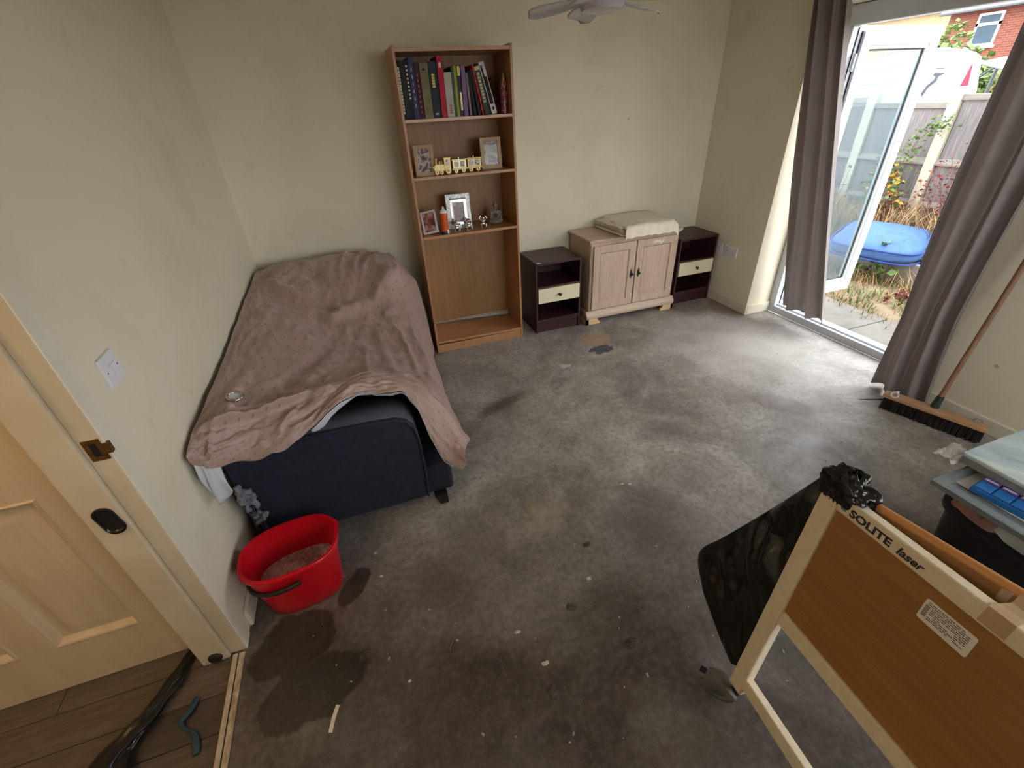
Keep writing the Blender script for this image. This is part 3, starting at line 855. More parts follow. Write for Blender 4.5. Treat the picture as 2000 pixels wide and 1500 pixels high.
MB().box(0.020, 0.044, -0.004, 0.0, 0.054, 0.088).build('picture', wph, en, local=True)
MB().lathe([(0.007, 0.062), (0.006, 0.084), (0.011, 0.092), (0.011, 0.098)], c=(-0.042, D / 2, 0), n=16).build('chimney', pew, en, smooth=40, local=True)
MB().lathe([(0.006, 0.062), (0.006, 0.074), (0.002, 0.082)], c=(-0.020, D / 2, 0), n=16).build('dome', pew, en, smooth=40, local=True)
MB().lathe([(0.005, 0.062), (0.005, 0.078), (0.002, 0.084)], c=(-0.004, D / 2, 0), n=16).build('dome', pew, en, smooth=40, local=True)
MB().lathe([(0.010, 0.0), (0.006, 0.010)], c=(-0.062, D / 2, 0.045), n=14, axis='y').build('lamp', pew, en, smooth=40, local=True)
for xx, r in ((-0.046, 0.014), (-0.014, 0.014), (0.034, 0.020)):
    m = MB(); wheel(m, xx, r, -0.006, D + 0.006); m.build('wheel', pew, en, smooth=40, local=True, bevel=0.002)
    m = MB(); m.lathe([(r * 0.4, 0.0), (r * 0.3, 0.003)], c=(xx, -0.006, r), axis='y', n=12); m.build('hub', M['brass'], en, smooth=40, local=True)
def carriage(label, loc, mat, yaw):
    c = thing('toy_train_carriage', label, 'ornament', loc, (0, 0, yaw), 'toy train carriages')
    MB().box(-0.048, 0.048, 0, D, 0.022, 0.078).build('body', mat, c, bevel=0.003, local=True)
    MB().box(-0.053, 0.053, -0.004, D + 0.004, 0.078, 0.086).build('roof', mat, c, bevel=0.002, local=True)
    MB().box(-0.053, 0.053, -0.003, D + 0.003, 0.020, 0.030).build('footboard', mat, c, bevel=0.002, local=True)
    MB().tube([(0, D / 2, 0.085), (0, D / 2, 0.098)], [0.004, 0.0025], 10).build('knob', M['chrome'], c, smooth=40, local=True)
    for x in (-0.036, 0.006):
        MB().box(x, x + 0.030, -0.002, 0.0, 0.038, 0.070).build('picture', wph, c, local=True)
    for x in (-0.026, 0.026):
        m = MB(); wheel(m, x, 0.015, -0.004, D + 0.004); m.build('wheel', mat, c, smooth=40, local=True, bevel=0.002)
        m = MB(); m.lathe([(0.006, 0.0), (0.004, 0.003)], c=(x, -0.004, 0.015), axis='y', n=12); m.build('hub', M['brass'], c, smooth=40, local=True)
carriage('shiny toy train carriage in the middle of the train', (1.487, tx + 0.008, S1 + 0.0004), simple('shiny_pale_silver', (216, 206, 168), (190, 178, 138), 40, 0.15, metal=0.7), 0.03)
carriage('cream toy train carriage nearest the right photo frame', (1.594, tx + 0.018, S1 + 0.0004), pew, 0.03)

# ---- orange sealant tube
og = thing('nozzle_bottle', 'orange bottle with white pointed nozzle on the lower shelf', 'bottle', (1.333, BF + 0.035, S2 + 0.0004), (0, 0, 0.5))
MB().lathe([(0.026, 0), (0.0275, 0.003), (0.0275, 0.022)]).build('base', simple('dark_slate_plastic', (56, 60, 70), (46, 50, 60), 20, 0.4), og, smooth=40, local=True)
MB().lathe([(0.0275, 0.022), (0.0275, 0.144)]).build('body', simple('orange_print', (216, 92, 34), (200, 80, 28), 30, 0.35), og, smooth=40, local=True)
MB().lathe([(0.0275, 0.144), (0.0275, 0.150), (0.022, 0.158), (0.011, 0.166), (0.010, 0.172), (0.006, 0.178), (0.005, 0.186)]).build('nozzle', M['plastic'], og, smooth=40, local=True)
for z in (0.05, 0.072, 0.094, 0.112):
    m = MB()
    m.add([(0.0279 * math.cos(a), 0.0279 * math.sin(a), z + dz) for a in [(-1.9 + 0.12 * i) for i in range(9)] for dz in (0, 0.008)], [(2 * i, 2 * i + 2, 2 * i + 3, 2 * i + 1) for i in range(8)])
    m.build('print', simple('rust_print', (150, 60, 26), (170, 76, 36), 90, 0.5), og, local=True)
m = MB(); m.add([(0.0279 * math.cos(a), 0.0279 * math.sin(a), z) for a in [(-1.7 + 0.12 * i) for i in range(8)] for z in (0.004, 0.030)], [(2 * i, 2 * i + 2, 2 * i + 3, 2 * i + 1) for i in range(7)])
m.build('print', M['sticker'], og, local=True)

# ---- three silver monkeys and a meditating figurine
def monkey(label, loc, yaw, arms):
    t = thing('monkey_figurine', label, 'figurine', loc, (0, 0, yaw), 'silver monkey figurines')
    P = [('s', (0, 0.004, 0.026), (0.016, 0.015, 0.022)), ('s', (0, 0, 0.043), (0.014, 0.012, 0.014)),
         ('s', (0, -0.002, 0.068), (0.0125, 0.013, 0.013)), ('s', (0, -0.013, 0.064), (0.006, 0.006, 0.005)),
         ('s', (-0.013, 0.0, 0.070), (0.004, 0.003, 0.005)), ('s', (0.013, 0.0, 0.070), (0.004, 0.003, 0.005))]
    for s in (-1, 1):
        P += [('c', (0.011 * s, 0, 0.016), (0.019 * s, -0.017, 0.026), 0.008, 0.0065), ('c', (0.019 * s, -0.017, 0.026), (0.014 * s, -0.026, 0.007), 0.006, 0.005),
              ('c', (0.014 * s, -0.026, 0.006), (0.017 * s, -0.038, 0.006), 0.005, 0.004)]
        el, hd = arms
        P += [('c', (0.013 * s, 0, 0.050), (el[0] * s, el[1], el[2]), 0.0062, 0.0052), ('c', (el[0] * s, el[1], el[2]), (hd[0] * s, hd[1], hd[2]), 0.005, 0.004)]
    blob('body', P, 0.0016, M['chrome'], t, local=True)
    return t
monkey('silver monkey figurine nearest the orange bottle', (1.420, BF + 0.050, S2 + 0.0002), -0.1, ((0.024, -0.012, 0.058), (0.005, -0.018, 0.060)))
monkey('silver monkey figurine in front of the silver photo frame, arms on its face', (1.512, BF + 0.062, S2 + 0.0002), -0.05, ((0.024, -0.012, 0.058), (0.006, -0.016, 0.070)))
monkey('silver monkey figurine with raised arms, right of the silver frame', (1.626, BF + 0.075, S2 + 0.0002), -0.1, ((0.030, -0.004, 0.066), (0.016, -0.002, 0.084)))
stone = simple('grey_stone_resin', (142, 134, 118), (100, 94, 82), 60, 0.6, bump=0.4, bscale=120)
bd = thing('meditating_figurine', 'grey stone-like seated figurine with dark hollow on the lower shelf', 'figurine', (1.748, BF + 0.15, S2 + 0.0002), (0, 0, -0.15))
blob('body', [('s', (0, 0, 0.014), (0.052, 0.036, 0.016)), ('s', (-0.026, -0.012, 0.024), (0.026, 0.020, 0.014)), ('s', (0.026, -0.012, 0.024), (0.026, 0.020, 0.014)),
     ('s', (0, 0.006, 0.058), (0.033, 0.024, 0.040)), ('s', (0, 0.004, 0.088), (0.030, 0.020, 0.018)), ('c', (0, 0.004, 0.10), (0, 0.0, 0.125), 0.010, 0.010),
     ('s', (0, -0.002, 0.132), (0.017, 0.018, 0.021)), ('s', (0, 0.0, 0.156), (0.009, 0.009, 0.009)),
     ('c', (-0.032, 0.0, 0.086), (-0.036, -0.018, 0.045), 0.010, 0.008), ('c', (0.032, 0.0, 0.086), (0.036, -0.018, 0.045), 0.010, 0.008)], 0.003, stone, bd, local=True)
MB().lathe([(0.014, 0.0), (0.017, 0.002), (0.017, 0.004)], c=(0, -0.016, 0.062), axis='y', n=20).build('hollow', M['black'], bd, smooth=40, local=True)

# ---- bedside cabinets
def bedside(label, x0, x1, yf, yb, h):
    t = thing('bedside_cabinet', label, 'bedside cabinet', ((x0 + x1) / 2, (yf + yb) / 2, 0), group='dark bedside cabinets')
    s = 0.016
    MB().box(x0, x0 + s, yf, yb, 0, h - s).build('side_panel', M['mahog'], t, bevel=0.001)
    MB().box(x1 - s, x1, yf, yb, 0, h - s).build('side_panel', M['mahog'], t, bevel=0.001)
    MB().box(x0, x1, yf - 0.002, yb, h - s - 0.004, h).build('top', M['mahog'], t, bevel=0.0015)
    MB().box(x0 + s, x1 - s, yf + 0.004, yb, 0.392, 0.406).build('shelf', M['mahog'], t, bevel=0.001)
    MB().box(x0 + s, x1 - s, yf + 0.02, yb, 0.258, 0.268).build('shelf', M['mahog'], t, bevel=0.001)
    MB().box(x0 + s, x1 - s, yf, yb, 0.100, 0.118).build('base', M['mahog'], t, bevel=0.001)
    MB().box(x0 + s, x1 - s, yf + 0.012, yf + 0.028, 0, 0.100).build('plinth', M['mahog'], t, bevel=0.001)
    MB().box(x0 + s, x1 - s, yb - 0.006, yb, 0.02, h - s).build('back', M['mahog'], t)
    d = MB().box(x0 + s + 0.002, x1 - s - 0.002, yf - 0.012, yf + 0.004, 0.270, 0.392).build('drawer', M['cream'], t, bevel=0.001)
    d['label'] = 'cream drawer front'
    k = MB(); cx = (x0 + x1) / 2
    k.lathe([(0.007, 0.0), (0.006, 0.010), (0.012, 0.018), (0.014, 0.024), (0.010, 0.029), (0.004, 0.031)], c=(cx, yf - 0.012, 0.332), axis='y', n=18)
    kn = k.build('knob', simple('dark_wood_knob', (52, 34, 26), (36, 24, 18), 30, 0.25), d, smooth=40)
    kn.location = (0, 0, 0)
    MB().lathe([(0.009, 0.0), (0.009, 0.003)], c=(cx, yf - 0.012, 0.332), axis='y', n=18).build('knob_collar', M['brass'], d, smooth=40)
    return t
b1 = bedside('dark mahogany bedside cabinet with cream drawer between bookcase and cupboard', 2.001, 2.405, -0.402, -0.045, 0.604)
MB().box(2.018, 2.046, -0.402, -0.385, 0.604, 0.6055).build('sticker', M['sticker'], b1)
bedside('dark mahogany bedside cabinet with cream drawer in the right corner', 3.385, 3.785, -0.364, -0.018, 0.604)

# ---- limed oak cupboard
CX0, CX1, CF, CB, CH = 2.480, 3.318, -0.408, -0.020, 0.7256
cb = thing('cupboard', 'low limed oak cupboard with two panelled doors', 'cupboard', ((CX0 + CX1) / 2, (CF + CB) / 2, 0))
MB().box(CX0, CX1, CF, CB, 0.115, 0.692).build('body', M['limed'], cb, bevel=0.006)
m = MB()
for i, (e, z0, z1) in enumerate(((0.006, 0.690, 0.698), (0.014, 0.698, 0.708), (0.020, 0.708, CH))):
    m.box(CX0 - e, CX1 + e, CF - e, CB, z0, z1)
m.build('top', M['limedx'], cb, bevel=0.004)
m = MB()
m.prism([(0, 0.05), (-0.024, 0.05), (-0.030, 0.062), (-0.030, 0.075), (-0.022, 0.092), (-0.010, 0.104), (-0.006, 0.118), (0, 0.118)], (CX0 - 0.024, CF, 0), (0, 1, 0), (0, 0, 1), (CX1 - CX0 + 0.048, 0, 0))
m.build('base_moulding', M['limedx'], cb, fix=True, smooth=30)
for sx, xx in ((-1, CX0), (1, CX1)):
    m = MB()
    m.prism([(CF, 0.05), (CB, 0.05), (CB, 0.118), (CF, 0.118)], (xx, 0, 0), (0, 1, 0), (0, 0, 1), (sx * 0.022, 0, 0))
    m.build('side_moulding', M['limedx'], cb, fix=True, bevel=0.006)
def foot(xa, sx):
    prof = [(0, 0), (0.13, 0), (0.13, 0.018), (0.115, 0.024), (0.105, 0.05), (0, 0.05)]
    m = MB(); m.prism([(p[0] * -sx, p[1]) for p in prof], (xa, CF - 0.026, 0), (1, 0, 0), (0, 0, 1), (0, 0.022, 0))
    m.box(xa, xa - sx * 0.02, CF - 0.026, CF + 0.10, 0, 0.05)
    o = m.build('foot', M['limedlt'], cb, fix=True); o['label'] = 'pale bare wood bracket foot'
foot(CX0 - 0.022, -1); foot(CX1 + 0.022, 1)
for xx in (CX0 + 0.01, CX1 - 0.05):
    MB().box(xx, xx + 0.04, CB - 0.05, CB - 0.01, 0, 0.115).build('foot', M['limedlt'], cb, bevel=0.002)
def cup_door(x0, x1, hx):
    z0, z1 = 0.128, 0.676; yf = CF - 0.020; s = 0.062
    f = MB().frame((x0, yf, z0), (1, 0, 0), (0, 0, 1), (0, 0.019, 0), x1 - x0, z1 - z0, s).build('door', M['limed'], cb, bevel=0.004)
    m = MB(); V = []; F = []
    a0, a1, c0, c1 = x0 + s, x1 - s, z0 + s, z1 - s
    prof = [(0, 0.000), (0.004, 0.008), (0.008, 0.010), (0.040, 0.003), (0.044, 0.003)]
    for ins, d in prof:
        V += [(a0 + ins, yf + d, c0 + ins), (a1 - ins, yf + d, c0 + ins), (a1 - ins, yf + d, c1 - ins), (a0 + ins, yf + d, c1 - ins)]
    for i in range(len(prof) - 1):
        F += [(i * 4 + j, i * 4 + (j + 1) % 4, (i + 1) * 4 + (j + 1) % 4, (i + 1) * 4 + j) for j in range(4)]
    n = (len(prof) - 1) * 4; F.append((n, n + 1, n + 2, n + 3))
    m.add(V, F).build('door_panel', M['limed'], f, smooth=25)
    h = MB(); hz = 0.40
    h.prism([(0, 0.045), (0.012, 0.016), (0.008, 0.0), (0.012, -0.014), (0, -0.040), (-0.012, -0.014), (-0.008, 0.0), (-0.012, 0.016)], (hx, yf - 0.003, hz), (1, 0, 0), (0, 0, 1), (0, 0.003, 0))
    h.lathe([(0.006, 0.0), (0.005, 0.012), (0.011, 0.020), (0.006, 0.027)], c=(hx, yf - 0.002, hz), axis='y', n=14)
    o = h.build('handle', M['iron'], f, smooth=40, fix=True); o['label'] = 'dark metal pull'
    return f
xm = (CX0 + CX1) / 2
cup_door(CX0 + 0.022, xm - 0.006, xm - 0.036)
d2 = cup_door(xm + 0.006, CX1 - 0.022, xm + 0.036)
m = MB()
random.seed(5)
for i in range(9):
    z = 0.640 + random.uniform(-0.008, 0.008); x = 3.055 + i * 0.011
    m.box(x, x + 0.013, CF - 0.0206, CF - 0.0198, z - 0.010, z + 0.010)
o = m.build('torn_label', simple('pale_torn_paper', (226, 232, 206), (206, 216, 186), 90, 0.7), d2); o['label'] = 'remains of a torn pale paper label'

# ---- folded blanket
bl = thing('folded_blanket', 'folded cream blanket on top of the limed oak cupboard', 'blanket', (2.98, -0.24, CH))
random.seed(13)
def bl_layer(k, L, z0, t, inset):
    ox, oy, rz = random.uniform(-0.012, 0.012), random.uniform(-0.010, 0.006), random.uniform(-0.02, 0.02)
    def fn(a, b):
        # closed cross-section (rounded fold) swept from the left end to the right end
        ang = a * 2 * math.pi; cx, cy = math.cos(ang), math.sin(ang)
        yh = 0.200 - inset
        sy = math.copysign(abs(cx) ** 0.22, cx) * yh
        tt = t * (1 + 0.25 * mnoise.noise(Vector((b * 3, k, 0))))
        sz = math.copysign(abs(cy) ** 0.75, cy) * tt
        x = (b - 0.5) * (0.50 - 0.5 * inset); y = sy
        end = max(0.0, 1 - min(b, 1 - b) / 0.035)
        sz *= 1 - 0.9 * end ** 3
        x, y = x * math.cos(rz) - y * math.sin(rz), x * math.sin(rz) + y * math.cos(rz)
        px, py = 2.985 + ox + x - 0.16 * (y + 0.2) * 0.5, -0.242 + oy + y
        z = z0 + sz + 0.005 * fbm((px * 6, py * 8, k * 0.15), 3) * (0.4 + k * 0.3)
        return (px, py, max(z, CH + 0.001))
    return fn
m = MB(); z = CH + 0.011
for k in range(4):
    m.grid(bl_layer(k, 4, z, 0.0092, 0.004 * k), 40, 60); z += 0.0172
m.build('folded_layers', M['blanket'], bl, smooth=180)
ZT = z - 0.003
def flap(a, b):
    # uppermost fold: flat on top, rolling over the front edge and sagging on the right
    s = b * 0.515
    x = 2.742 + 0.500 * a + 0.040 * (1 - b)
    ys = 0.405
    r = 0.034
    if s < ys: y, z = -0.040 - s, ZT + 0.004
    else:
        q = s - ys
        if q < r * 1.4:
            th = q / r; y = -0.040 - ys - r * math.sin(th); z = ZT + 0.004 - r * (1 - math.cos(th))
        else:
            th = 1.4; y = -0.040 - ys - r * math.sin(th) - (q - r * 1.4) * math.cos(th); z = ZT + 0.004 - r * (1 - math.cos(th)) - (q - r * 1.4) * math.sin(th)
    f = max(0, b - 0.35) / 0.65
    z += 0.010 * fbm((x * 5, s * 5, 2.0), 3) + 0.006 * math.sin(a * math.pi)
    y += 0.0035 * math.sin(a * 37 + 2.5 * mnoise.noise(Vector((a * 4, 1, 0)))) * f ** 2
    z += 0.002 * math.sin(a * 37 + 2.5 * mnoise.noise(Vector((a * 4, 1, 0)))) * f
    e = max(0, a - 0.90) / 0.10
    z -= 0.030 * e * e; x -= 0.006 * e
    e = max(0, 0.06 - a) / 0.06
    z -= 0.010 * e * e
    return (x, y, z)
MB().grid(flap, 100, 70).build('top_fold', M['blanket'], bl, smooth=180, solid=0.006)

# ---- sofa
so = thing('sofa', 'navy velvet two-seater sofa along the left wall, mostly covered', 'sofa', (0.47, -1.03, 0))
def cushion_box(m, x0, x1, y0, y1, z0, z1, r, n=8, puff=0.0):
    # soft box: superellipsoid-like rounded box
    cx, cy, cz = (x0 + x1) / 2, (y0 + y1) / 2, (z0 + z1) / 2
    hx, hy, hz = (x1 - x0) / 2, (y1 - y0) / 2, (z1 - z0) / 2
    V = []; F = []; nu, nv = 32, 16
    def sp(v, e): return math.copysign(abs(v) ** e, v)
    e = r
    for j in range(nv + 1):
        ph = -math.pi / 2 + math.pi * j / nv
        for i in range(nu):
            th = 2 * math.pi * i / nu
            V.append((cx + hx * sp(math.cos(ph), e) * sp(math.cos(th), e), cy + hy * sp(math.cos(ph), e) * sp(math.sin(th), e), cz + hz * sp(math.sin(ph), e)))
    for j in range(nv):
        for i in range(nu):
            F.append((j * nu + i, j * nu + (i + 1) % nu, (j + 1) * nu + (i + 1) % nu, (j + 1) * nu + i))
    return m.add(V, F)
MB().box(0.03, 0.92, -1.965, -0.08, 0.062, 0.235).build('base', M['navy'], so, bevel=0.02, seg=3)
MB().box(0.03, 0.19, -1.80, -0.28, 0.235, 0.70).build('back', M['navy'], so, bevel=0.05, seg=4)
cushion_box(MB(), 0.17, 0.93, -1.80, -1.03, 0.235, 0.46, 0.25).build('seat_cushion', M['navy'], so, smooth=180)
cushion_box(MB(), 0.17, 0.93, -1.03, -0.28, 0.235, 0.46, 0.25).build('seat_cushion', M['navy'], so, smooth=180)
ARM = [(0.03, 0.066), (0.79, 0.066), (0.80, 0.30), (0.797, 0.44), (0.785, 0.505), (0.757, 0.548), (0.71, 0.570), (0.60, 0.580), (0.40, 0.588), (0.20, 0.592), (0.03, 0.592)]
for y0, y1 in ((-1.985, -1.80), (-0.28, -0.075)):
    a = MB().prism(ARM, (0, y0, 0), (1, 0, 0), (0, 0, 1), (0, y1 - y0, 0)).build('arm', M['navy'], so, fix=True, bevel=0.022, seg=4)
    if y0 < -1:
        # faded strip over the top of the arm and the piping round the front panel
        top = [p for p in ARM[4:]]
        m = MB()
        V = []; F = []
        for (x, z) in top:
            for yy_ in (y0 + 0.012, y1 - 0.012): V.append((x, yy_, z + 0.0015))
        for i in range(len(top) - 1): F.append((2 * i, 2 * i + 1, 2 * i + 3, 2 * i + 2))
        m.add(V, F).build('worn_top', M['navyfade'], a, solid=0.004, smooth=60)
        pts = [(x - 0.004 if x > 0.5 else x, y0 - 0.001, z - 0.008) for x, z in [(0.79, 0.085)] + ARM[2:]]
        MB().tube(pts, 0.006, 8).build('piping', simple('dark_navy_piping', (28, 34, 56), (22, 28, 46), 30, 0.8), a, smooth=60)
for lx, ly in ((0.845, -1.965), (0.11, -1.93), (0.845, -0.14), (0.11, -0.14)):
    m = MB(); t = 0.032
    V = [(lx - t, ly - t, 0.064), (lx + t, ly - t, 0.064), (lx + t, ly + t, 0.064), (lx - t, ly + t, 0.064)]
    dx = 0.012 if lx > 0.5 else -0.012
    b = 0.020
    V += [(lx + dx - b, ly - b - 0.006, 0), (lx + dx + b, ly - b - 0.006, 0), (lx + dx + b, ly + b - 0.006, 0), (lx + dx - b, ly + b - 0.006, 0)]
    m.add(V, [(0, 1, 2, 3), (7, 6, 5, 4), (0, 4, 5, 1), (1, 5, 6, 2), (2, 6, 7, 3), (3, 7, 4, 0)]).build('leg', M['black'], so, fix=True, bevel=0.003)
# torn seam with wadding hanging out at the wall corner
random.seed(11)
P = []
for i in range(26):
    t = i / 25
    P.append(('s', (0.050 + random.uniform(-0.016, 0.028) + 0.03 * t, -2.005 + random.uniform(-0.014, 0.006), 0.42 - 0.20 * t + random.uniform(-0.015, 0.015)), random.uniform(0.009, 0.019) * (1.1 - 0.4 * t)))
o = blob('wadding', P, 0.006, M['fluff'], so, smooth_it=1); o['label'] = 'grey wadding pulled out of a torn seam'
dm = bpy.data.textures.new('wadding_clouds', 'CLOUDS'); dm.noise_scale = 0.02
d = o.modifiers.new('ruffle', 'DISPLACE'); d.texture = dm; d.strength = 0.02; d.mid_level = 0.5
m = MB()
for i in range(12):
    x = 0.065 + random.uniform(-0.02, 0.035); y = -2.008
    z = 0.24 + random.uniform(-0.04, 0.10)
    m.tube([(x, y, z), (x + random.uniform(-0.01, 0.02), y - 0.008, z - 0.05), (x + random.uniform(-0.01, 0.04), y - 0.004, z - random.uniform(0.08, 0.13))], 0.0018, 5)
m.build('loose_threads', simple('dark_threads', (52, 54, 66), (90, 92, 104), 40, 0.9), so)

# ---- throw (an old eyelet curtain) over the sofa
CP = [
 [(.020, -2.150, .680), (.075, -2.120, .640), (.21, -2.060, .588), (.36, -2.030, .618), (.50, -1.945, .682), (.66, -1.895, .668), (.80, -1.905, .588), (.885, -2.02, .300), (.955, -2.04, .235)],
 [(.018, -2.145, .725), (.080, -2.100, .700), (.21, -2.025, .672), (.36, -1.985, .672), (.50, -1.890, .700), (.66, -1.850, .685), (.80, -1.850, .622), (.925, -1.97, .400), (1.005, -2.02, .330)],
 [(.020, -2.06, .748), (.09, -2.015, .735), (.22, -1.950, .705), (.36, -1.890, .692), (.50, -1.820, .702), (.66, -1.780, .683), (.81, -1.775, .630), (.945, -1.86, .480), (1.025, -1.90, .300)],
 [(.022, -1.88, .748), (.10, -1.85, .745), (.23, -1.80, .712), (.37, -1.75, .690), (.52, -1.71, .672), (.68, -1.68, .640), (.82, -1.66, .590), (.960, -1.69, .470), (1.02, -1.70, .22)],
 [(.022, -1.52, .750), (.11, -1.50, .748), (.25, -1.46, .700), (.40, -1.42, .640), (.55, -1.39, .588), (.70, -1.37, .553), (.85, -1.36, .520), (.972, -1.36, .42), (1.015, -1.36, .15)],
 [(.022, -1.12, .764), (.11, -1.10, .756), (.25, -1.07, .690), (.40, -1.04, .622), (.55, -1.02, .580), (.70, -1.00, .552), (.86, -1.00, .525), (.985, -1.00, .41), (1.035, -1.00, .09)],
 [(.022, -.80, .775), (.11, -.79, .770), (.25, -.77, .718), (.40, -.75, .672), (.55, -.73, .645), (.70, -.72, .630), (.86, -.71, .610), (1.015, -.70, .47), (1.065, -.70, .05)],
 [(.022, -.46, .786), (.12, -.46, .790), (.27, -.46, .800), (.42, -.46, .802), (.57, -.45, .795), (.73, -.44, .782), (.90, -.43, .760), (1.055, -.42, .56), (1.098, -.42, .04)],
 [(.022, -.17, .785), (.12, -.17, .800), (.27, -.17, .815), (.42, -.17, .820), (.57, -.17, .818), (.73, -.17, .800), (.90, -.17, .765), (1.040, -.17, .58), (1.085, -.17, .04)],
 [(.022, -.055, .70), (.12, -.055, .715), (.27, -.055, .725), (.42, -.055, .730), (.57, -.055, .730), (.73, -.055, .715), (.88, -.055, .670), (1.000, -.055, .50), (1.040, -.055, .06)],
]
CPV = [[Vector(p) for p in r] for r in CP]
random.seed(21)
CREASE = [((.10, .78), (.42, .62), .018, .030), ((.42, .62), (.60, .66), .020, .028), ((.60, .66), (.90, .80), .030, .026),
          ((.44, .60), (.80, .50), .016, .018), ((.46, .56), (.30, .36), .030, -.016), ((.25, .82), (.55, .72), .030, -.022),
          ((.50, .80), (.56, .97), .012, .014), ((.58, .78), (.66, .97), .012, .015), ((.68, .80), (.72, .95), .010, .012), ((.78, .74), (.74, .95), .012, .015),
          ((.70, .60), (.80, .36), .014, .012), ((.62, .56), (.70, .30), .016, .010), ((.80, .62), (.86, .34), .014, .012), ((.56, .48), (.62, .24), .016, .010),
          ((.03, .232), (.22, .225), .010, .026), ((.22, .225), (.40, .235), .010, .028), ((.40, .235), (.50, .16), .012, .022), ((.06, .16), (.34, .20), .03, -.012),
          ((.10, .30), (.45, .40), .03, .010), ((.14, .50), (.40, .56), .035, .010), ((.30, .08), (.36, .20), .012, .014), ((.22, .03), (.26, .16), .014, -.012), ((.12, .05), (.10, .18), .012, .014)]
for i in range(46):
    u0, v0 = random.uniform(.05, .85), random.uniform(.25, .97)
    a = random.uniform(-0.7, 1.2); l = random.uniform(.04, .13)
    CREASE.append(((u0, v0), (u0 + l * math.cos(a), v0 + l * math.sin(a) * .9), random.uniform(.009, .016), random.uniform(.006, .014)))
def seg_d(u, v, a, b):
    ax, ay = a; bx, by = b
    dx, dy = bx - ax, by - ay
    t = ((u - ax) * dx + (v - ay) * dy) / (dx * dx + dy * dy)
    tt = min(1, max(0, t))
    return math.hypot(u - ax - tt * dx, v - ay - tt * dy), tt
def throw_pt(u, v):
    rows = [catmull(r, u) for r in CPV]
    p = catmull(rows, v)
    h = 0.0
    wu = u + 0.02 * mnoise.noise(Vector((u * 9, v * 9, 3.0))); wv = v + 0.02 * mnoise.noise(Vector((u * 9, v * 9, 8.0)))
    for a, b, wd, ht in CREASE:
        d, t = seg_d(wu, wv, a, b)
        if d < wd * 3:
            h += 1.75 * ht * math.exp(-(d / wd) ** 2) * (math.sin(math.pi * (0.12 + 0.76 * t)))
    h += 0.022 * fbm((u * 6, v * 7, 1.0), 3) + 0.008 * fbm((u * 17, v * 20, 5.0), 3)
    edge = min(1.0, (u + 0.15) * 4)
    k = h * edge
    # long vertical folds in the hanging front
    fr_ = max(0.0, (u - 0.80) / 0.2)
    p = p + Vector((0.35 * k + 0.018 * fr_ * math.sin(v * 42 + 2 * mnoise.noise(Vector((v * 8, 0, 0)))), -0.12 * k, 0.9 * k * (1 - 0.5 * fr_)))
    if v < 0.10:
        w_ = (0.10 - v) / 0.10
        p.y += 0.010 * w_ * math.sin(u * 34 + 1.0)
    p.x = max(p.x, 0.014); p.z = max(p.z, 0.006)
    return p
tm_ = MB().grid(throw_pt, 150, 200, uv=True)
to = thing('sofa_throw', 'dusky pink patterned eyelet curtain thrown over the navy sofa', 'throw', (0.5, -1.05, 0.5))
o = tm_.build('cloth', [M['throw'], M['lining']], to, smooth=180)
s = o.modifiers.new('thickness', 'SOLIDIFY'); s.thickness = 0.006; s.offset = -1; s.material_offset = 1; s.material_offset_rim = 0
sb = o.modifiers.new('soft', 'SUBSURF'); sb.levels = 0; sb.render_levels = 1
# pale lining showing along the lifted hem and at the turned-out corner
def hem_fn(a, b):
    u = 0.40 + 0.57 * b
    p = throw_pt(u, 0.0)
    w = 0.010 + 0.022 * math.exp(-((b - 0.10) / 0.10) ** 2) + 0.008 * abs(math.sin(b * 23))
    return p + Vector((0, -0.004 + 0.012 * a, -0.003 - w * a))
MB().grid(hem_fn, 6, 90).build('hem_lining', M['lining'], to, smooth=180, solid=0.002)
def corner_fn(a, b):
    top = throw_pt(0.005 + 0.135 * b, 0.0)
    d = 0.165 * math.sin(math.pi * (0.18 + 0.66 * b)) ** 0.6 * a
    return top + Vector((0.010 * math.sin(b * 9) * a, -0.012 * math.sin(a * 3.0) - 0.010 * math.sin(b * 14) * a, -d + 0.003))
MB().grid(corner_fn, 16, 30).build('turned_corner', M['lining'], to, smooth=180, solid=0.003)
# metal eyelet ring near the wall
ep = throw_pt(0.155, 0.335)
eu = (throw_pt(0.205, 0.335) - throw_pt(0.105, 0.335)).normalized(); ev = (throw_pt(0.155, 0.38) - throw_pt(0.155, 0.29)).normalized(); en_ = eu.cross(ev).normalized(); en_ = (en_ + Vector((0.1, -0.35, 0.5))).normalized(); eu = (eu - en_ * eu.dot(en_)).normalized(); ev = en_.cross(eu)
m = MB(); pts = []
for i in range(25):
    a = 2 * math.pi * i / 24
    pts.append(ep + en_ * 0.014 + (eu * math.cos(a) + ev * math.sin(a)) * 0.027)
m.tube(pts, 0.0055, 8, cap=False)
o = m.build('eyelet', M['chrome'], to, smooth=180); o['label'] = 'silver curtain eyelet ring'
m = MB(); m.lathe([(0.025, 0.0), (0.025, 0.001)], n=20)
o = m.build('eyelet_hole', M['lining'], to, local=True); o.location = ep + en_ * 0.011 - Vector((0.5, -1.05, 0.5)); o.rotation_euler = en_.to_track_quat('Z', 'Y').to_euler()

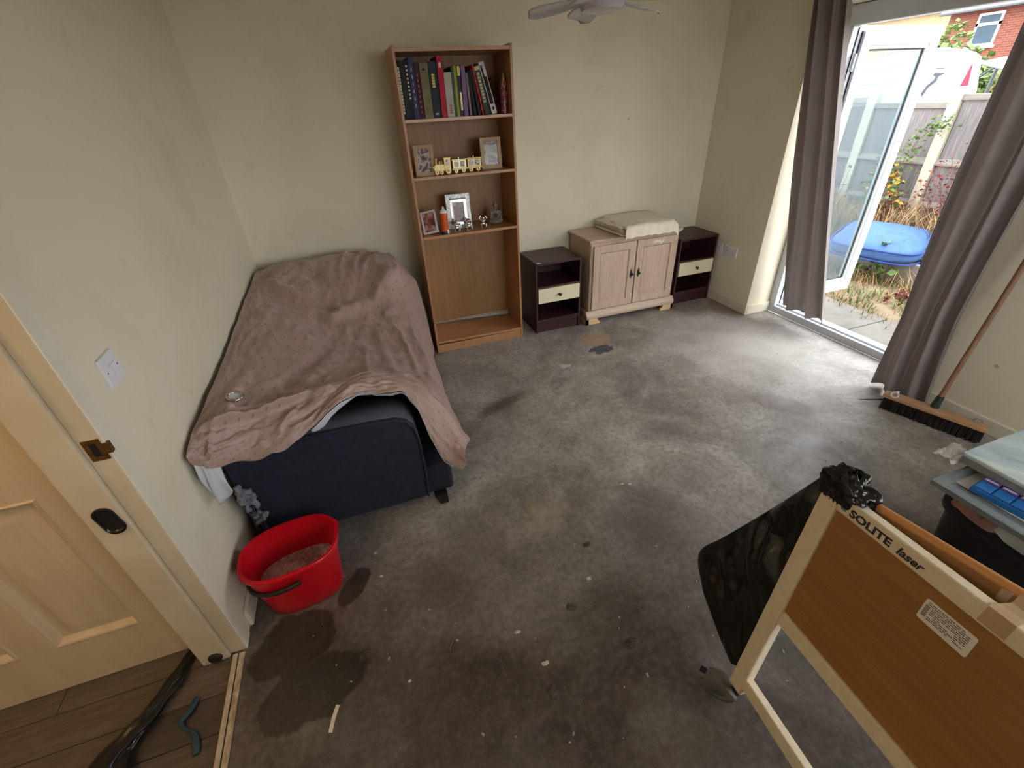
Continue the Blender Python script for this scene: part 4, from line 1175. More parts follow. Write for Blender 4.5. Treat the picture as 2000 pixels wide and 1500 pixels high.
# ---- curtains
def curtain(label, fn, nu, nv, nm='curtain'):
    t = thing(nm, label, 'curtain', fn(0.5, 1.0), group='taupe eyelet curtains')
    MB().grid(fn, nu, nv).build('cloth', M['curtain'], t, smooth=180, solid=0.003)
    return t
def folds(s, z, k, amp, seed):
    ph = s * k * 2 * math.pi + 0.9 * mnoise.noise(Vector((s * 3, z * 0.7, seed))) * 2
    return amp * (math.sin(ph) + 0.28 * math.sin(2.3 * ph + seed))
def curt_l(s, t):
    z = 2.27 + (0.115 - 2.27) * t
    a = t ** 1.1
    x = 3.757 + 0.262 * a
    yl = -0.800 + (-0.985 + 0.800) * t; yr = -1.045 + (-1.395 + 1.045) * t ** 1.1
    f = folds(s, z, 2.7, 0.040 + 0.010 * t, 1.3)
    x2 = x + f * (1 - 0.25 * t)
    y = yl + (yr - yl) * s
    if z < 2.11: pass
    else: x2 = min(x2, 3.79)
    if z < 0.25: z += 0.03 * mnoise.noise(Vector((s * 7, 3, 1))) * (0.25 - z) / 0.14
    x2 = min(x2, 4.045)
    return Vector((x2, y, z))
curtain('taupe curtain hanging by the far side of the open garden door', curt_l, 90, 60)
def curt_r(s, t):
    z = 2.27 + (0.012 - 2.27) * t
    yl = -1.985 + (-2.060 + 1.985) * t ** 4; yr = -2.300 - 0.045 * max(0, t - 0.75) / 0.25
    y = yl + (yr - yl) * s
    x = 3.735 + folds(s, z, 2.5, 0.042, 4.2)
    fl = max(0, t - 0.8) / 0.2
    x -= 0.03 * fl * (1 - s) ; y += 0.022 * fl * max(0, 1 - s * 5)
    # gathered hem lifted here and there
    if t > 0.9: z += 0.02 * (t - 0.9) / 0.1 * (mnoise.noise(Vector((s * 6, 1, 5))) + 0.4)
    x = min(x, 3.790)
    return Vector((x, y, max(z, 0.008)))
curtain('taupe curtain hanging near the broom', curt_r, 90, 60)
cp_ = thing('curtain_pole', 'metal curtain pole above the garden doors', 'curtain pole', (3.755, -1.57, 2.285))
MB().tube([(3.755, -0.70, 2.30), (3.755, -2.50, 2.30)], 0.012, 12).build('pole', M['iron'], cp_, smooth=40)
for y in (-0.70, -2.50):
    MB().lathe([(0.012, -0.02), (0.022, -0.01), (0.024, 0.0), (0.018, 0.015), (0.008, 0.024)], c=(3.755, y, 2.30), axis='y', n=14).build('finial', M['iron'], cp_, smooth=40)
for y in (-0.76, -2.44):
    MB().tube([(3.755, y, 2.30), (3.812, y, 2.30)], 0.008, 8).build('bracket', M['iron'], cp_, smooth=40)

# ---- broom leaning on the wall
br0, br1 = Vector((3.545, -2.215, 0)), Vector((3.690, -2.665, 0))
bdir = (br1 - br0).normalized(); bside = Vector((bdir.y, -bdir.x, 0))
bm_ = (br0 + br1) / 2
bt = thing('broom', 'wide wooden broom with dark bristles leaning on the right wall', 'broom', (bm_.x, bm_.y, 0))
Lh = (br1 - br0).length / 2
tiltv = Vector((0, 0, 1))
MB().obox(bm_ + Vector((0, 0, 0.089)), bdir * Lh, bside * 0.031, Vector((0, 0, 0.014))).build('head', M['beechraw'], bt, bevel=0.006)
random.seed(9)
m = MB(); ncol, nrow = 60, 6
for i in range(ncol):
    for j in range(nrow):
        c = bm_ + bdir * (Lh * 0.97 * (2 * (i + 0.5) / ncol - 1)) + bside * (0.027 * (2 * (j + 0.5) / nrow - 1))
        sp_ = Vector((random.uniform(-0.006, 0.006), random.uniform(-0.006, 0.006), 0)) + bside * (0.010 * (2 * (j + 0.5) / nrow - 1))
        m.tube([c + Vector((0, 0, 0.078)), c + sp_ * 0.5 + Vector((0, 0, 0.04)), c + sp_ + Vector((0, 0, random.uniform(0.0, 0.006)))], [0.0032, 0.0042, 0.005], 5)
o = m.build('bristles', M['bristle'], bt); o['kind'] = 'stuff'
hb = Vector((3.632, -2.430, 0.098)); ht = Vector((3.752, -2.412, 0.895))
hd = (ht - hb).normalized()
MB().tube([hb - hd * 0.005, hb + hd * 0.075], [0.022, 0.017], 14).build('socket', M['green'], bt, smooth=40)
MB().tube([hb + hd * 0.05, hb + hd * 1.16], 0.0125, 12).build('handle', M['handle'], bt, smooth=40)
def ring(c, r, tr, ax=Vector((0, 0, 1))):
    a = ax.orthogonal().normalized(); b = ax.cross(a)
    return MB().tube([Vector(c) + (a * math.cos(2 * math.pi * i / 20) + b * math.sin(2 * math.pi * i / 20)) * r for i in range(21)], tr, 7, cap=False)
ring(br0 + bdir * 0.055 + Vector((-0.02, -0.002, 0.109)), 0.017, 0.0045, Vector((-0.6, -0.5, 0.8)).normalized()).build('ring', M['plastic'], bt, smooth=180)
ring(br1 - bdir * 0.055 + Vector((0.0, 0, 0.118)), 0.017, 0.0025, Vector((0.8, 0.3, 0.5)).normalized()).build('ring', M['clear'], bt, smooth=180)
tw = MB().tube([(3.475, -2.135, 0.012), (3.505, -2.165, 0.02), (3.535, -2.200, 0.035), (3.552, -2.232, 0.05)], [0.002, 0.004, 0.003, 0.011], 8).build('twig', M['black'])
tag(tw, 'dark pointed twig sticking out from the broom bristles', 'twig')

# ---- ceiling fan
FC = Vector((1.845, -1.565, 0)); FZ = 1.985
fan = thing('ceiling_fan', 'pale plastic ceiling fan hanging from the ceiling', 'ceiling fan', (FC.x, FC.y, H))
MB().lathe([(0.006, FZ - 0.014), (0.050, FZ - 0.012), (0.080, FZ - 0.004), (0.090, FZ + 0.012), (0.092, FZ + 0.055), (0.084, FZ + 0.085), (0.050, FZ + 0.11), (0.020, FZ + 0.12)], c=(FC.x, FC.y, 0), n=36).build('motor_housing', M['fanw'], fan, smooth=40)
MB().tube([(FC.x, FC.y, FZ + 0.11), (FC.x, FC.y, H - 0.05)], 0.012, 12).build('rod', M['fanw'], fan, smooth=40)
MB().lathe([(0.02, H - 0.07), (0.055, H - 0.03), (0.06, H - 0.001)], c=(FC.x, FC.y, 0), n=28).build('canopy', M['fanw'], fan, smooth=40)
for k in range(5):
    ang = math.radians(72 * k + 10)
    d = Vector((math.cos(ang), math.sin(ang), 0)); s_ = Vector((-d.y, d.x, 0))
    def bl_fn(a, b):
        r = 0.080 + 0.215 * b
        wd = 0.022 + 0.034 * math.sin(min(1, b * 1.15) * math.pi * 0.62)
        if b > 0.82: wd *= math.sqrt(max(0.0, 1 - ((b - 0.82) / 0.185) ** 2))
        t_ = (a - 0.42) * 2
        off = s_ * (wd * t_)
        z = FZ + 0.030 + 0.016 * t_ * (0.5 + wd * 6) - 0.028 * b - 0.006 * t_ * t_
        return Vector((FC.x, FC.y, z)) + d * r + off
    MB().grid(bl_fn, 12, 24).build('blade', M['fanw'], fan, smooth=180, solid=0.004)

# ---- mop bucket
bu = thing('bucket', 'red plastic mop bucket beside the sofa by the left wall', 'bucket', (0.213, -2.235, 0))
def sup(a, rx, ry, n=2.9):
    c, s = math.cos(a), math.sin(a)
    return (math.copysign(abs(c) ** (2 / n), c) * rx, math.copysign(abs(s) ** (2 / n), s) * ry)
BR = 0.13
def bucket_ring(rx, ry, z, spout=0.0, ox=0.0, n=72):
    P = []
    for i in range(n):
        a = 2 * math.pi * i / n
        x, y = sup(a, rx, ry)
        # one end rounder than the other
        if x < 0: y *= 1 - 0.12 * (x / rx) ** 2
        da = (a - math.radians(8) + math.pi) % (2 * math.pi) - math.pi
        g = spout * math.exp(-(da / 0.20) ** 2)
        x += g
        xr, yr = x * math.cos(BR) - y * math.sin(BR), x * math.sin(BR) + y * math.cos(BR)
        P.append((0.213 + xr + ox, -2.235 + yr, z))
    return P
prof = [(0.138, 0.094, 0.0, 0), (0.143, 0.099, 0.006, 0), (0.150, 0.107, 0.06, 0), (0.164, 0.122, 0.18, 0.002), (0.170, 0.128, 0.245, 0.006), (0.180, 0.138, 0.250, 0.010), (0.182, 0.140, 0.262, 0.012), (0.178, 0.136, 0.268, 0.013), (0.168, 0.126, 0.266, 0.010),
        (0.164, 0.122, 0.24, 0.006), (0.158, 0.116, 0.18, 0), (0.144, 0.101, 0.06, 0), (0.136, 0.092, 0.010, 0), (0.02, 0.02, 0.008, 0)]
V = []; F = []; n = 72
for rx, ry, z, sp_ in prof: V += bucket_ring(rx, ry, z, sp_)
for i in range(len(prof) - 1):
    F += [(i * n + j, i * n + (j + 1) % n, (i + 1) * n + (j + 1) % n, (i + 1) * n + j) for j in range(n)]
F.append(tuple(range(n - 1, -1, -1)))
F.append(tuple((len(prof) - 1) * n + j for j in range(n)))
MB().add(V, F).build('shell', M['red'], bu, smooth=50)
pts = []
for i in range(25):
    a = math.pi * i / 24 - math.pi / 2
    lx = 0.02 - 0.195 * math.cos(a); ly = 0.150 * math.sin(a)
    xr, yr = lx * math.cos(BR) - ly * math.sin(BR), lx * math.sin(BR) + ly * math.cos(BR)
    pts.append((max(0.213 + xr, 0.022), -2.235 + yr, 0.222 - 0.055 * math.cos(a)))
MB().tube(pts, 0.009, 10).build('handle', M['black'], bu, smooth=60)
def foam():
    t = NT('soapy_water')
    f = t.noise(60, 4, 0.7); g = t.noise(9, 4, 0.6, 0.5)
    t.base(t.mix(t.ramp(t.math('ADD', t.math('MULTIPLY', f, 0.5), t.math('MULTIPLY', g, 0.6)), (0.42, 0.0), (0.66, 1.0)), lin(128, 92, 88), lin(206, 188, 184)))
    t.rough(0.35); t.bump(f, 0.4, 0.004)
    return t.m
wr = bucket_ring(0.150, 0.108, 0.115)
m = MB(); m.add(wr + [(0.213, -2.235, 0.118)], [(i, (i + 1) % n, n) for i in range(n)])
tag(m.build('soapy_water', foam(), smooth=180), 'greyish soapy water inside the red bucket', 'water', kind='stuff')

# ================================================================== HOSPITAL BED END
A0 = Vector((1.53143, -3.18444, 0.13)); EX = Vector((-0.12734866, -0.98637, 0.1041945)); EZ = Vector((0.19090414, 0.07871, 0.97844790)); EY = EZ.cross(EX)
be = thing('bed_end', 'hospital bed end with beech panel in a cream steel frame on castors', 'bed end')
be.matrix_world = Matrix(((EX.x, EY.x, EZ.x, A0.x), (EX.y, EY.y, EZ.y, A0.y), (EX.z, EY.z, EZ.z, A0.z), (0, 0, 0, 1)))
BW = 0.90; TH = 0.030
MB().box(-0.018, 0.031, 0, TH, -0.010, 0.757).build('post', M['creamsteel'], be, bevel=0.005, local=True)
MB().box(BW, BW + 0.049, 0, TH, -0.105, 0.757).build('post', M['creamsteel'], be, bevel=0.005, local=True)
MB().box(0.031, BW, 0, TH, 0.716, 0.757).build('top_rail', M['creamsteel'], be, bevel=0.004, local=True)
MB().box(0.031, BW, 0, TH, 0.318, 0.364).build('middle_rail', M['creamsteel'], be, bevel=0.004, local=True)
MB().box(0.020, BW, 0.002, TH - 0.002, 0.018, 0.062).build('bottom_rail', M['creamsteel'], be, bevel=0.004, local=True)
MB().box(0.031, BW, 0.007, 0.025, 0.364, 0.716).build('panel', M['beech'], be, local=True)
# printed name on the top rail
def text_part(body, x, z, size, mat, parent, shear=0.0, bold=0.0, sx=1.0):
    c = bpy.data.curves.new('lettering', 'FONT'); c.body = body; c.size = size; c.shear = shear; c.offset = bold; c.extrude = 0.0003; c.resolution_u = 3
    o = bpy.data.objects.new('lettering', c); COL.objects.link(o)
    bpy.context.view_layer.update()
    me = bpy.data.meshes.new_from_object(o.evaluated_get(bpy.context.evaluated_depsgraph_get()))
    bpy.data.objects.remove(o)
    for v in me.vertices: v.co = Vector((x + v.co.x * sx, -0.0004 - v.co.z, z + v.co.y))
    me.materials.clear(); me.materials.append(mat)
    p = bpy.data.objects.new('lettering', me); COL.objects.link(p); p.parent = parent
    return p
text_part('SOLITE', 0.064, 0.7265, 0.0255, M['ink'], be, bold=0.0009, sx=1.24)
text_part('laser', 0.176, 0.7265, 0.0245, M['ink'], be, shear=0.25, bold=0.0007, sx=1.12)
m = MB(); m.box(0.042, 0.055, -0.0006, 0.0, 0.728, 0.742); m.build('emblem', M['teal'], be, local=True)
m = MB()
for k in range(3): m.box(0.0435, 0.0535, -0.0009, -0.0006, 0.7305 + k * 0.004, 0.7318 + k * 0.004)
m.build('emblem_lines', simple('pale_teal_ink', (120, 168, 172), (110, 158, 162), 20, 0.5), be, local=True)
# rating label
lb = MB(); lb.prism(rounded(0.090, 0.050, 0.004, 3), (0.257, 0.0066, 0.637), (1, 0, 0), (0, 0, 1), (0, -0.0006, 0)); lb = lb.build('rating_label', M['sticker'], be, local=True, fix=True)
random.seed(4)
m = MB()
for r_ in range(9):
    z = 0.680 - r_ * 0.0042
    x = 0.272 if r_ not in (0, 1) else 0.263
    while x < 0.336:
        l = random.uniform(0.004, 0.012)
        if random.random() < (0.9 if r_ < 7 else 0.5): m.box(x, min(x + l, 0.338), 0.0054, 0.0060, z, z + 0.0019)
        x += l + 0.002
for r_ in range(6):
    m.box(0.261, 0.269, 0.0054, 0.0060, 0.648 + r_ * 0.0045, 0.651 + r_ * 0.0045)
m.build('label_print', M['grey_ink'], lb, local=True)
# castors (upright in the world: undo the lean of the frame)
Minv = be.matrix_world.inverted().to_3x3()
def castor(s, u, wz, ang):
    base = be.matrix_world @ Vector((s, TH / 2, u))
    c = thing('x', 'x', 'x'); bpy.data.objects.remove(c)
    m1, m2, m3 = MB(), MB(), MB()
    def L(p):
        return be.matrix_world.inverted() @ Vector(p)
    d = Vector((math.cos(ang), math.sin(ang), 0)); s_ = Vector((-d.y, d.x, 0))
    wc = Vector((base.x, base.y, 0)) + d * 0.042; wc.z = wz
    R_ = wz - 0.001
    def disc(m, r0, r1, hw, n=28):
        V = []; F = []
        for w_ in (-hw, hw):
            for r in (r0, r1):
                for i in range(n):
                    a = 2 * math.pi * i / n
                    V.append(L(wc + s_ * w_ + (d * math.cos(a) + Vector((0, 0, 1)) * math.sin(a)) * r))
        for i in range(n):
            j = (i + 1) % n
            F += [(i, j, n + j, n + i), (2 * n + j, 2 * n + i, 3 * n + i, 3 * n + j), (n + i, n + j, 3 * n + j, 3 * n + i), (j, i, 2 * n + i, 2 * n + j)]
        m.add(V, F)
    disc(m1, 0.034, R_, 0.012); w_ = m1.build('castor_wheel', M['rubber'], be, local=True, smooth=40, fix=True)
    disc(m2, 0.004, 0.034, 0.014); m2.build('hub', M['castor'], w_, local=True, smooth=40, fix=True)
    # hooded fork with brake pedal
    V = []; F = []; n = 16
    for i in range(n + 1):
        a = math.radians(-5 + 160 * i / n)
        q = wc + (d * math.cos(a) + Vector((0, 0, 1)) * math.sin(a)) * (R_ + 0.010)
        for w2 in (-0.022, 0.022): V.append(L(q + s_ * w2))
    for i in range(n): F.append((2 * i, 2 * i + 1, 2 * i + 3, 2 * i + 2))
    for sgn in (0, 1):
        b_ = len(V); V.append(L(wc + s_ * (-0.022 if sgn == 0 else 0.022)))
        for i in range(n): F.append((b_, 2 * i + sgn, 2 * i + 2 + sgn))
    f_ = m3.add(V, F).build('castor_fork', M['castor'], be, local=True, solid=0.004, fix=True, smooth=40)
    q = wc + d * (R_ + 0.006) + Vector((0, 0, 0.034))
    MB().obox(L(q), Minv @ (d * 0.020), Minv @ (s_ * 0.018), Minv @ Vector((0, 0, 0.006))).build('brake_pedal', M['castor'], be, local=True, bevel=0.004)
    MB().obox(L(q + d * 0.006 + Vector((0, 0, 0.007))), Minv @ (d * 0.010), Minv @ (s_ * 0.010), Minv @ Vector((0, 0, 0.002))).build('brake_tab', M['black'], be, local=True, bevel=0.001)
    top = Vector((base.x, base.y, wz + R_ * 0.9))
    MB().tube([L(top - Vector((0, 0, 0.02))), L(base)], 0.012, 12).build('castor_stem', M['iron'], be, local=True, smooth=40)
castor(0.006, 0.0, 0.048, math.radians(122))
castor(BW + 0.024, -0.10, 0.048, math.radians(160))

# second bed end board standing behind, held with parcel tape
be2 = thing('bed_board', 'plain beech bed board taped behind the framed bed end', 'bed board')
be2.matrix_world = be.matrix_world @ Matrix.Translation((0.052, 0.045, 0.0)) @ Matrix.Rotation(0.115, 4, 'Z') @ Matrix.Rotation(-0.045, 4, 'Y')
prof = [(0, 0.36), (0.020, 0.36), (0.020, 0.748), (0.017, 0.756), (0.010, 0.760), (0.003, 0.756), (0, 0.748)]
MB().prism(prof, (0, 0, 0), (0, 1, 0), (0, 0, 1), (0.86, 0, 0)).build('board', M['beech'], be2, local=True, fix=True, smooth=40)
MB().tube([(0, 0.010, 0.752), (0.86, 0.010, 0.752)], 0.0112, 12).build('edge_strip', M['beechedge'], be2, local=True, smooth=40)
for x in (0.75,):
    MB().box(x, x + 0.035, 0.022, 0.05, -0.17, 0.70).build('leg', M['creamsteel'], be2, local=True, bevel=0.004)
tp = thing('parcel_tape', 'strip of brown parcel tape joining the two bed boards', 'tape')
tp.matrix_world = be.matrix_world.copy()
def tape(s0, s1, path, mat, nm):
    V = []; F = []
    for i, (y, z) in enumerate(path):
        j = 0.003 * math.sin(i * 2.1)
        V += [(s0 + j, y, z), (s1 + j * 0.5, y, z)]
    for i in range(len(path) - 1): F.append((2 * i, 2 * i + 1, 2 * i + 3, 2 * i + 2))
    return MB().add(V, F).build(nm, mat, tp, local=True, solid=0.0006)
tape(0.330, 0.372, [(-0.001, 0.722), (-0.001, 0.7585), (0.015, 0.7595), (TH, 0.757), (0.055, 0.758), (0.074, 0.768), (0.086, 0.776)], M['tape'], 'tape_strip')
tape(0.285, 0.320, [(0.0745, 0.735), (0.0745, 0.762), (0.078, 0.7705), (0.088, 0.7725), (0.096, 0.766)], simple('clear_tape', (206, 186, 158), (190, 166, 134), 20, 0.15), 'tape_strip')

# ---- black bin bag hooked over the post
bg_ = thing('bin_bag', 'black bin bag hooked over the post of the bed end', 'bin bag')
bg_.matrix_world = be.matrix_world.copy()
LB = [Vector((a, 0, b)) for a, b in ((-0.030, 0.800), (-0.070, 0.715), (-0.130, 0.595), (-0.195, 0.470), (-0.262, 0.345), (-0.334, 0.205), (-0.275, 0.120), (-0.150, 0.040), (-0.062, 0.005))]
RB = [Vector((a, 0, b)) for a, b in ((0.020, 0.800), (0.004, 0.715), (-0.006, 0.600), (-0.010, 0.490), (-0.012, 0.385), (-0.012, 0.285), (-0.014, 0.190), (-0.018, 0.090), (-0.026, 0.030))]
def bag_side(sgn, seed):
    def fn(a, b):
        l = catmull(LB, b); r = catmull(RB, b)
        p = l.lerp(r, a)
        bul = math.sin(math.pi * a) ** 0.6 * math.sin(math.pi * min(1, b * 0.9 + 0.08)) ** 0.5
        w = 0.034 * bul
        q_ = p.x * 0.85 + p.z * 0.5; wr_ = 0.032 * (1 - abs(mnoise.noise(Vector((q_ * 6, (p.z - p.x) * 1.6, seed)))) * 2.6) + 0.010 * (1 - 2.4 * abs(mnoise.noise(Vector((q_ * 15, (p.z - p.x) * 5 + 3, seed + 4))))) + 0.004 * fbm((p.x * 30, p.z * 30, seed), 3)
        y = TH / 2 + 0.022 + sgn * (w + 0.004) + wr_ * bul
        return Vector((p.x, y, p.z))
    return fn
m = MB(); m.grid(bag_side(-1, 1.0), 50, 80); m.grid(bag_side(1, 1.0), 50, 80)
m.build('bag_body', M['binbag'], bg_, local=True, smooth=180, fix=True, solid=0.001)
def cap_fn(a, b):
    th = 2 * math.pi * a; ph = math.pi * (b * 0.80)
    r = 1 + 0.30 * mnoise.noise(Vector((math.cos(th) * 2.0, math.sin(th) * 2.0, ph * 2.2))) + 0.18 * mnoise.noise(Vector((math.cos(th) * 6, math.sin(th) * 6, ph * 5)))
    x = 0.016 + 0.062 * math.sin(ph) * math.cos(th) * r; y = TH / 2 + 0.012 + 0.042 * math.sin(ph) * math.sin(th) * r
    z = 0.762 + 0.048 * math.cos(ph) * r
    if y < -0.006: y = -0.006 - 0.2 * (-0.006 - y)
    return Vector((x, y, max(z, 0.738) if y < 0.0 else z))
m = MB(); m.grid(cap_fn, 60, 40); m.build('bag_mouth', M['binbag'], bg_, local=True, smooth=180, solid=0.001)

# ---- pile behind the bed end: black tub with clothes, clear lid with pill organiser, grey lid
tb = thing('storage_tub', 'black storage tub of clothes behind the bed end', 'storage tub', (2.80, -3.36, 0))
V = []; F = []; n = 48
prof = [(0.28, 0.27, 0.0), (0.30, 0.29, 0.02), (0.335, 0.325, 0.40), (0.350, 0.340, 0.405), (0.350, 0.340, 0.42), (0.325, 0.315, 0.42), (0.29, 0.28, 0.03), (0.02, 0.02, 0.025)]
for rx, ry, z in prof:
    for i in range(n):
        x, y = sup(2 * math.pi * i / n, rx, ry, 6)
        V.append((2.80 + x, -3.36 + y, z))
for i in range(len(prof) - 1): F += [(i * n + j, i * n + (j + 1) % n, (i + 1) * n + (j + 1) % n, (i + 1) * n + j) for j in range(n)]
F.append(tuple(range(n - 1, -1, -1)))
MB().add(V, F).build('tub', M['black'], tb, smooth=40)
def heap(name, label, c, rx, ry, hz, mat, seed, cat='clothes'):
    def fn(a, b):
        th = 2 * math.pi * a; r = b
        x, y = sup(th, rx * r, ry * r, 3)
        p = Vector((c[0] + x, c[1] + y, 0))
        z = c[2] + hz * (1 - r ** 2.2) + 0.035 * fbm((p.x * 9, p.y * 9, seed), 4) * (1 - r ** 4) + 0.02 * abs(mnoise.noise(Vector((p.x * 22 + p.y * 9, p.y * 13, seed))))
        return Vector((p.x, p.y, z))
    o = MB().grid(fn, 64, 32).build(name, mat, smooth=180)
    return tag(o, label, cat)
heap('folded_shirt', 'white crumpled garment in the black tub', (2.66, -3.33, 0.405), 0.165, 0.23, 0.045, simple('white_cotton', (206, 200, 186), (176, 170, 156), 12, 0.9), 2.0)
heap('crumpled_top', 'pinkish brown garment at the edge of the black tub', (2.585, -3.13, 0.405), 0.10, 0.085, 0.055, simple('pink_brown_cotton', (170, 124, 108), (120, 84, 72), 14, 0.9), 6.0)
ld = thing('clear_tray', 'clear plastic tray lid lying tilted on the black tub', 'plastic tray', (2.78, -3.28, 0.497))
tx0, tx1, ty0, ty1, tz = 2.455, 3.02, -3.56, -3.005, 0.497
MB().box(tx0 + 0.03, tx1 - 0.03, ty0 + 0.03, ty1 - 0.03, tz - 0.016, tz - 0.012).build('base', M['clear'], ld)
MB().frame((tx0, ty0, tz), (1, 0, 0), (0, 1, 0), (0, 0, -0.006), tx1 - tx0, ty1 - ty0, 0.036).build('rim', M['clear'], ld, bevel=0.002)
MB().frame((tx0, ty0, tz - 0.020), (1, 0, 0), (0, 1, 0), (0, 0, 0.018), tx1 - tx0, ty1 - ty0, 0.004).build('skirt', simple('grey_tray_edge', (130, 136, 138), (110, 116, 118), 20, 0.3), ld, bevel=0.001)
MB().box(2.53, 2.80, -3.30, -3.02, tz - 0.010, tz - 0.0085).build('paper_sheet', simple('white_paper', (228, 226, 224), (218, 216, 214), 8, 0.7), ld)
po = thing('compartment_box', 'blue plastic compartment box with purple lids in the clear tray', 'plastic box', (2.575, -3.12, tz - 0.008), (0, 0, math.radians(-84)))
blu = simple('translucent_blue', (40, 120, 190), (30, 100, 170), 10, 0.2); pur = simple('purple_plastic', (98, 84, 150), (84, 72, 136), 10, 0.2)
MB().box(-0.045, 0.295, -0.05, 0.065, 0, 0.022).build('body', blu, po, local=True, bevel=0.004)
for k in range(7):
    x = -0.042 + k * 0.048
    MB().box(x, x + 0.045, -0.046, 0.004, 0.022, 0.028).build('blue_lid', blu, po, local=True, bevel=0.003)
    l_ = MB().box(x, x + 0.045, 0.007, 0.062, 0.022, 0.032).build('purple_lid', pur, po, local=True, bevel=0.004)
    MB().box(x + 0.005, x + 0.040, 0.009, 0.017, 0.032, 0.0335).build('lid_rim', simple('pale_lilac', (206, 200, 230), (196, 190, 220), 10, 0.15), l_, local=True)
gl = thing('box_lid', 'grey-blue plastic lid on top of the clear tray', 'box lid', (2.85, -3.25, 0.53))
def lidm():
    t = NT('grey_blue_lid'); f = t.noise(5, 4, 0.6, 1.0)
    t.base(t.ramp(f, (0.4, lin(150, 168, 172)), (0.55, lin(176, 190, 190)), (0.66, lin(200, 206, 200)))); t.rough(0.22)
    return t.m
gm = lidm()
MB().box(2.602, 3.10, -3.56, -2.985, 0.545, 0.560).build('lid_top', gm, gl, bevel=0.004)
MB().frame((2.606, -3.556, 0.516), (1, 0, 0), (0, 1, 0), (0, 0, 0.03), 0.49, 0.567, 0.012).build('lid_skirt', simple('grey_lid_edge', (140, 144, 142), (120, 124, 122), 20, 0.35), gl, bevel=0.003)
ts = MB()
def tis(a, b):
    x = 2.60 + 0.10 * a; y = -2.985 + 0.07 * b
    return (x, y, 0.500 + 0.03 * b * (1 - b) + 0.02 * mnoise.noise(Vector((a * 5, b * 5, 2))) + 0.01 * a)
tag(ts.grid(tis, 14, 14).build('tissue', simple('white_tissue', (236, 236, 238), (226, 226, 230), 10, 0.8), smooth=180, solid=0.001), 'scrap of white tissue poking out behind the clear tray', 'tissue')

# ---- litter on the floor
def flat(name, label, cat, pts, z, mat, th=0.0012):
    m = MB(); m.prism(pts, (0, 0, z), (1, 0, 0), (0, 1, 0), (0, 0, th))
    return tag(m.build(name, mat, fix=True), label, cat)
paper = simple('white_card', (216, 208, 192), (206, 196, 178), 20, 0.7)
flat('card_strip', 'narrow white card strip on the brown floor', 'card strip', [(0.294, -2.812), (0.306, -2.817), (0.316, -2.780), (0.331, -2.742), (0.319, -2.738), (0.304, -2.775)], 0.0006, paper)
m = MB(); m.tube([(0.722, -2.706, 0.003), (0.728, -2.690, 0.008), (0.738, -2.676, 0.006), (0.752, -2.664, 0.003)], [0.0015, 0.002, 0.002, 0.001], 6)
tag(m.build('straw', M['straw'], smooth=60), 'curled piece of straw on the concrete', 'straw')
def lump(name, label, cat, x, y, r, mat, seed):
    def fn(a, b):
        th = 2 * math.pi * a; k = 1 + 0.45 * mnoise.noise(Vector((math.cos(th) * 1.6, math.sin(th) * 1.6, seed + b)))
        return (x + r * b * k * math.cos(th), y + r * 0.7 * b * k * math.sin(th), 0.0008 + 0.35 * r * (1 - b * b) * (1 + 0.5 * mnoise.noise(Vector((th, b * 5, seed)))))
    return tag(MB().grid(fn, 20, 8).build(name, mat, smooth=180), label, cat)
flake = simple('plaster_flake', (206, 198, 180), (186, 174, 150), 60, 0.85)
dustm = simple('grey_fluff_clump', (92, 86, 82), (60, 54, 50), 80, 0.95)
FL = [(1.33, -2.625, .016, 'white plaster lump nearest the middle of the floor'), (0.975, -2.727, .016, 'pale crumb beside the curled straw'), (1.031, -2.865, .018, 'pale crumb nearest the viewer on the dark floor'),
      (0.565, -2.752, .010, 'tan crumb near the card strip'), (1.741, -2.206, .013, 'white crumb, left of a pair on grey concrete'), (1.778, -2.221, .014, 'white crumb, right of a pair on grey concrete'), (0.511, -2.294, .012, 'cream crumb right of the bucket'), (0.496, -2.164, .012, 'cream flake between bucket and sofa leg')]
for i, (x, y, r, l) in enumerate(FL): lump('plaster_flake', l, 'debris', x, y, r * 0.7, flake, i * 3.0)['group'] = 'plaster flakes on the floor'
for i, (x, y, r, l) in enumerate([(1.207, -2.709, .020, 'dark fluff clump near the white plaster lump'), (1.357, -2.913, .026, 'dark fluff clump left of the bin bag'), (1.02, -2.957, .024, 'dark fluff clump at the bottom of the floor'), (1.40, -2.47, .018, 'dark fluff clump in the middle of the floor')]):
    lump('dust_clump', l, 'debris', x, y, r, dustm, 20 + i * 3.0)['group'] = 'fluff clumps on the floor'
random.seed(31)
m = MB()
for i in range(300):
    x = random.uniform(0.1, 3.7); y = random.uniform(-3.3, -0.5)
    if x < 1.05 and y > -2.05: continue
    r = random.uniform(0.001, 0.0032); a = random.uniform(0, 6.28)
    m.obox((x, y, 0.0014), Vector((math.cos(a), math.sin(a), 0.1)) * r * random.uniform(0.8, 2.2), Vector((-math.sin(a), math.cos(a), 0)) * r, (0, 0, 0.0008))
tag(m.build('floor_grit', simple('grey_grit', (178, 172, 162), (140, 132, 122), 60, 0.9)), 'fine pale grit scattered over the concrete', 'grit', kind='stuff')
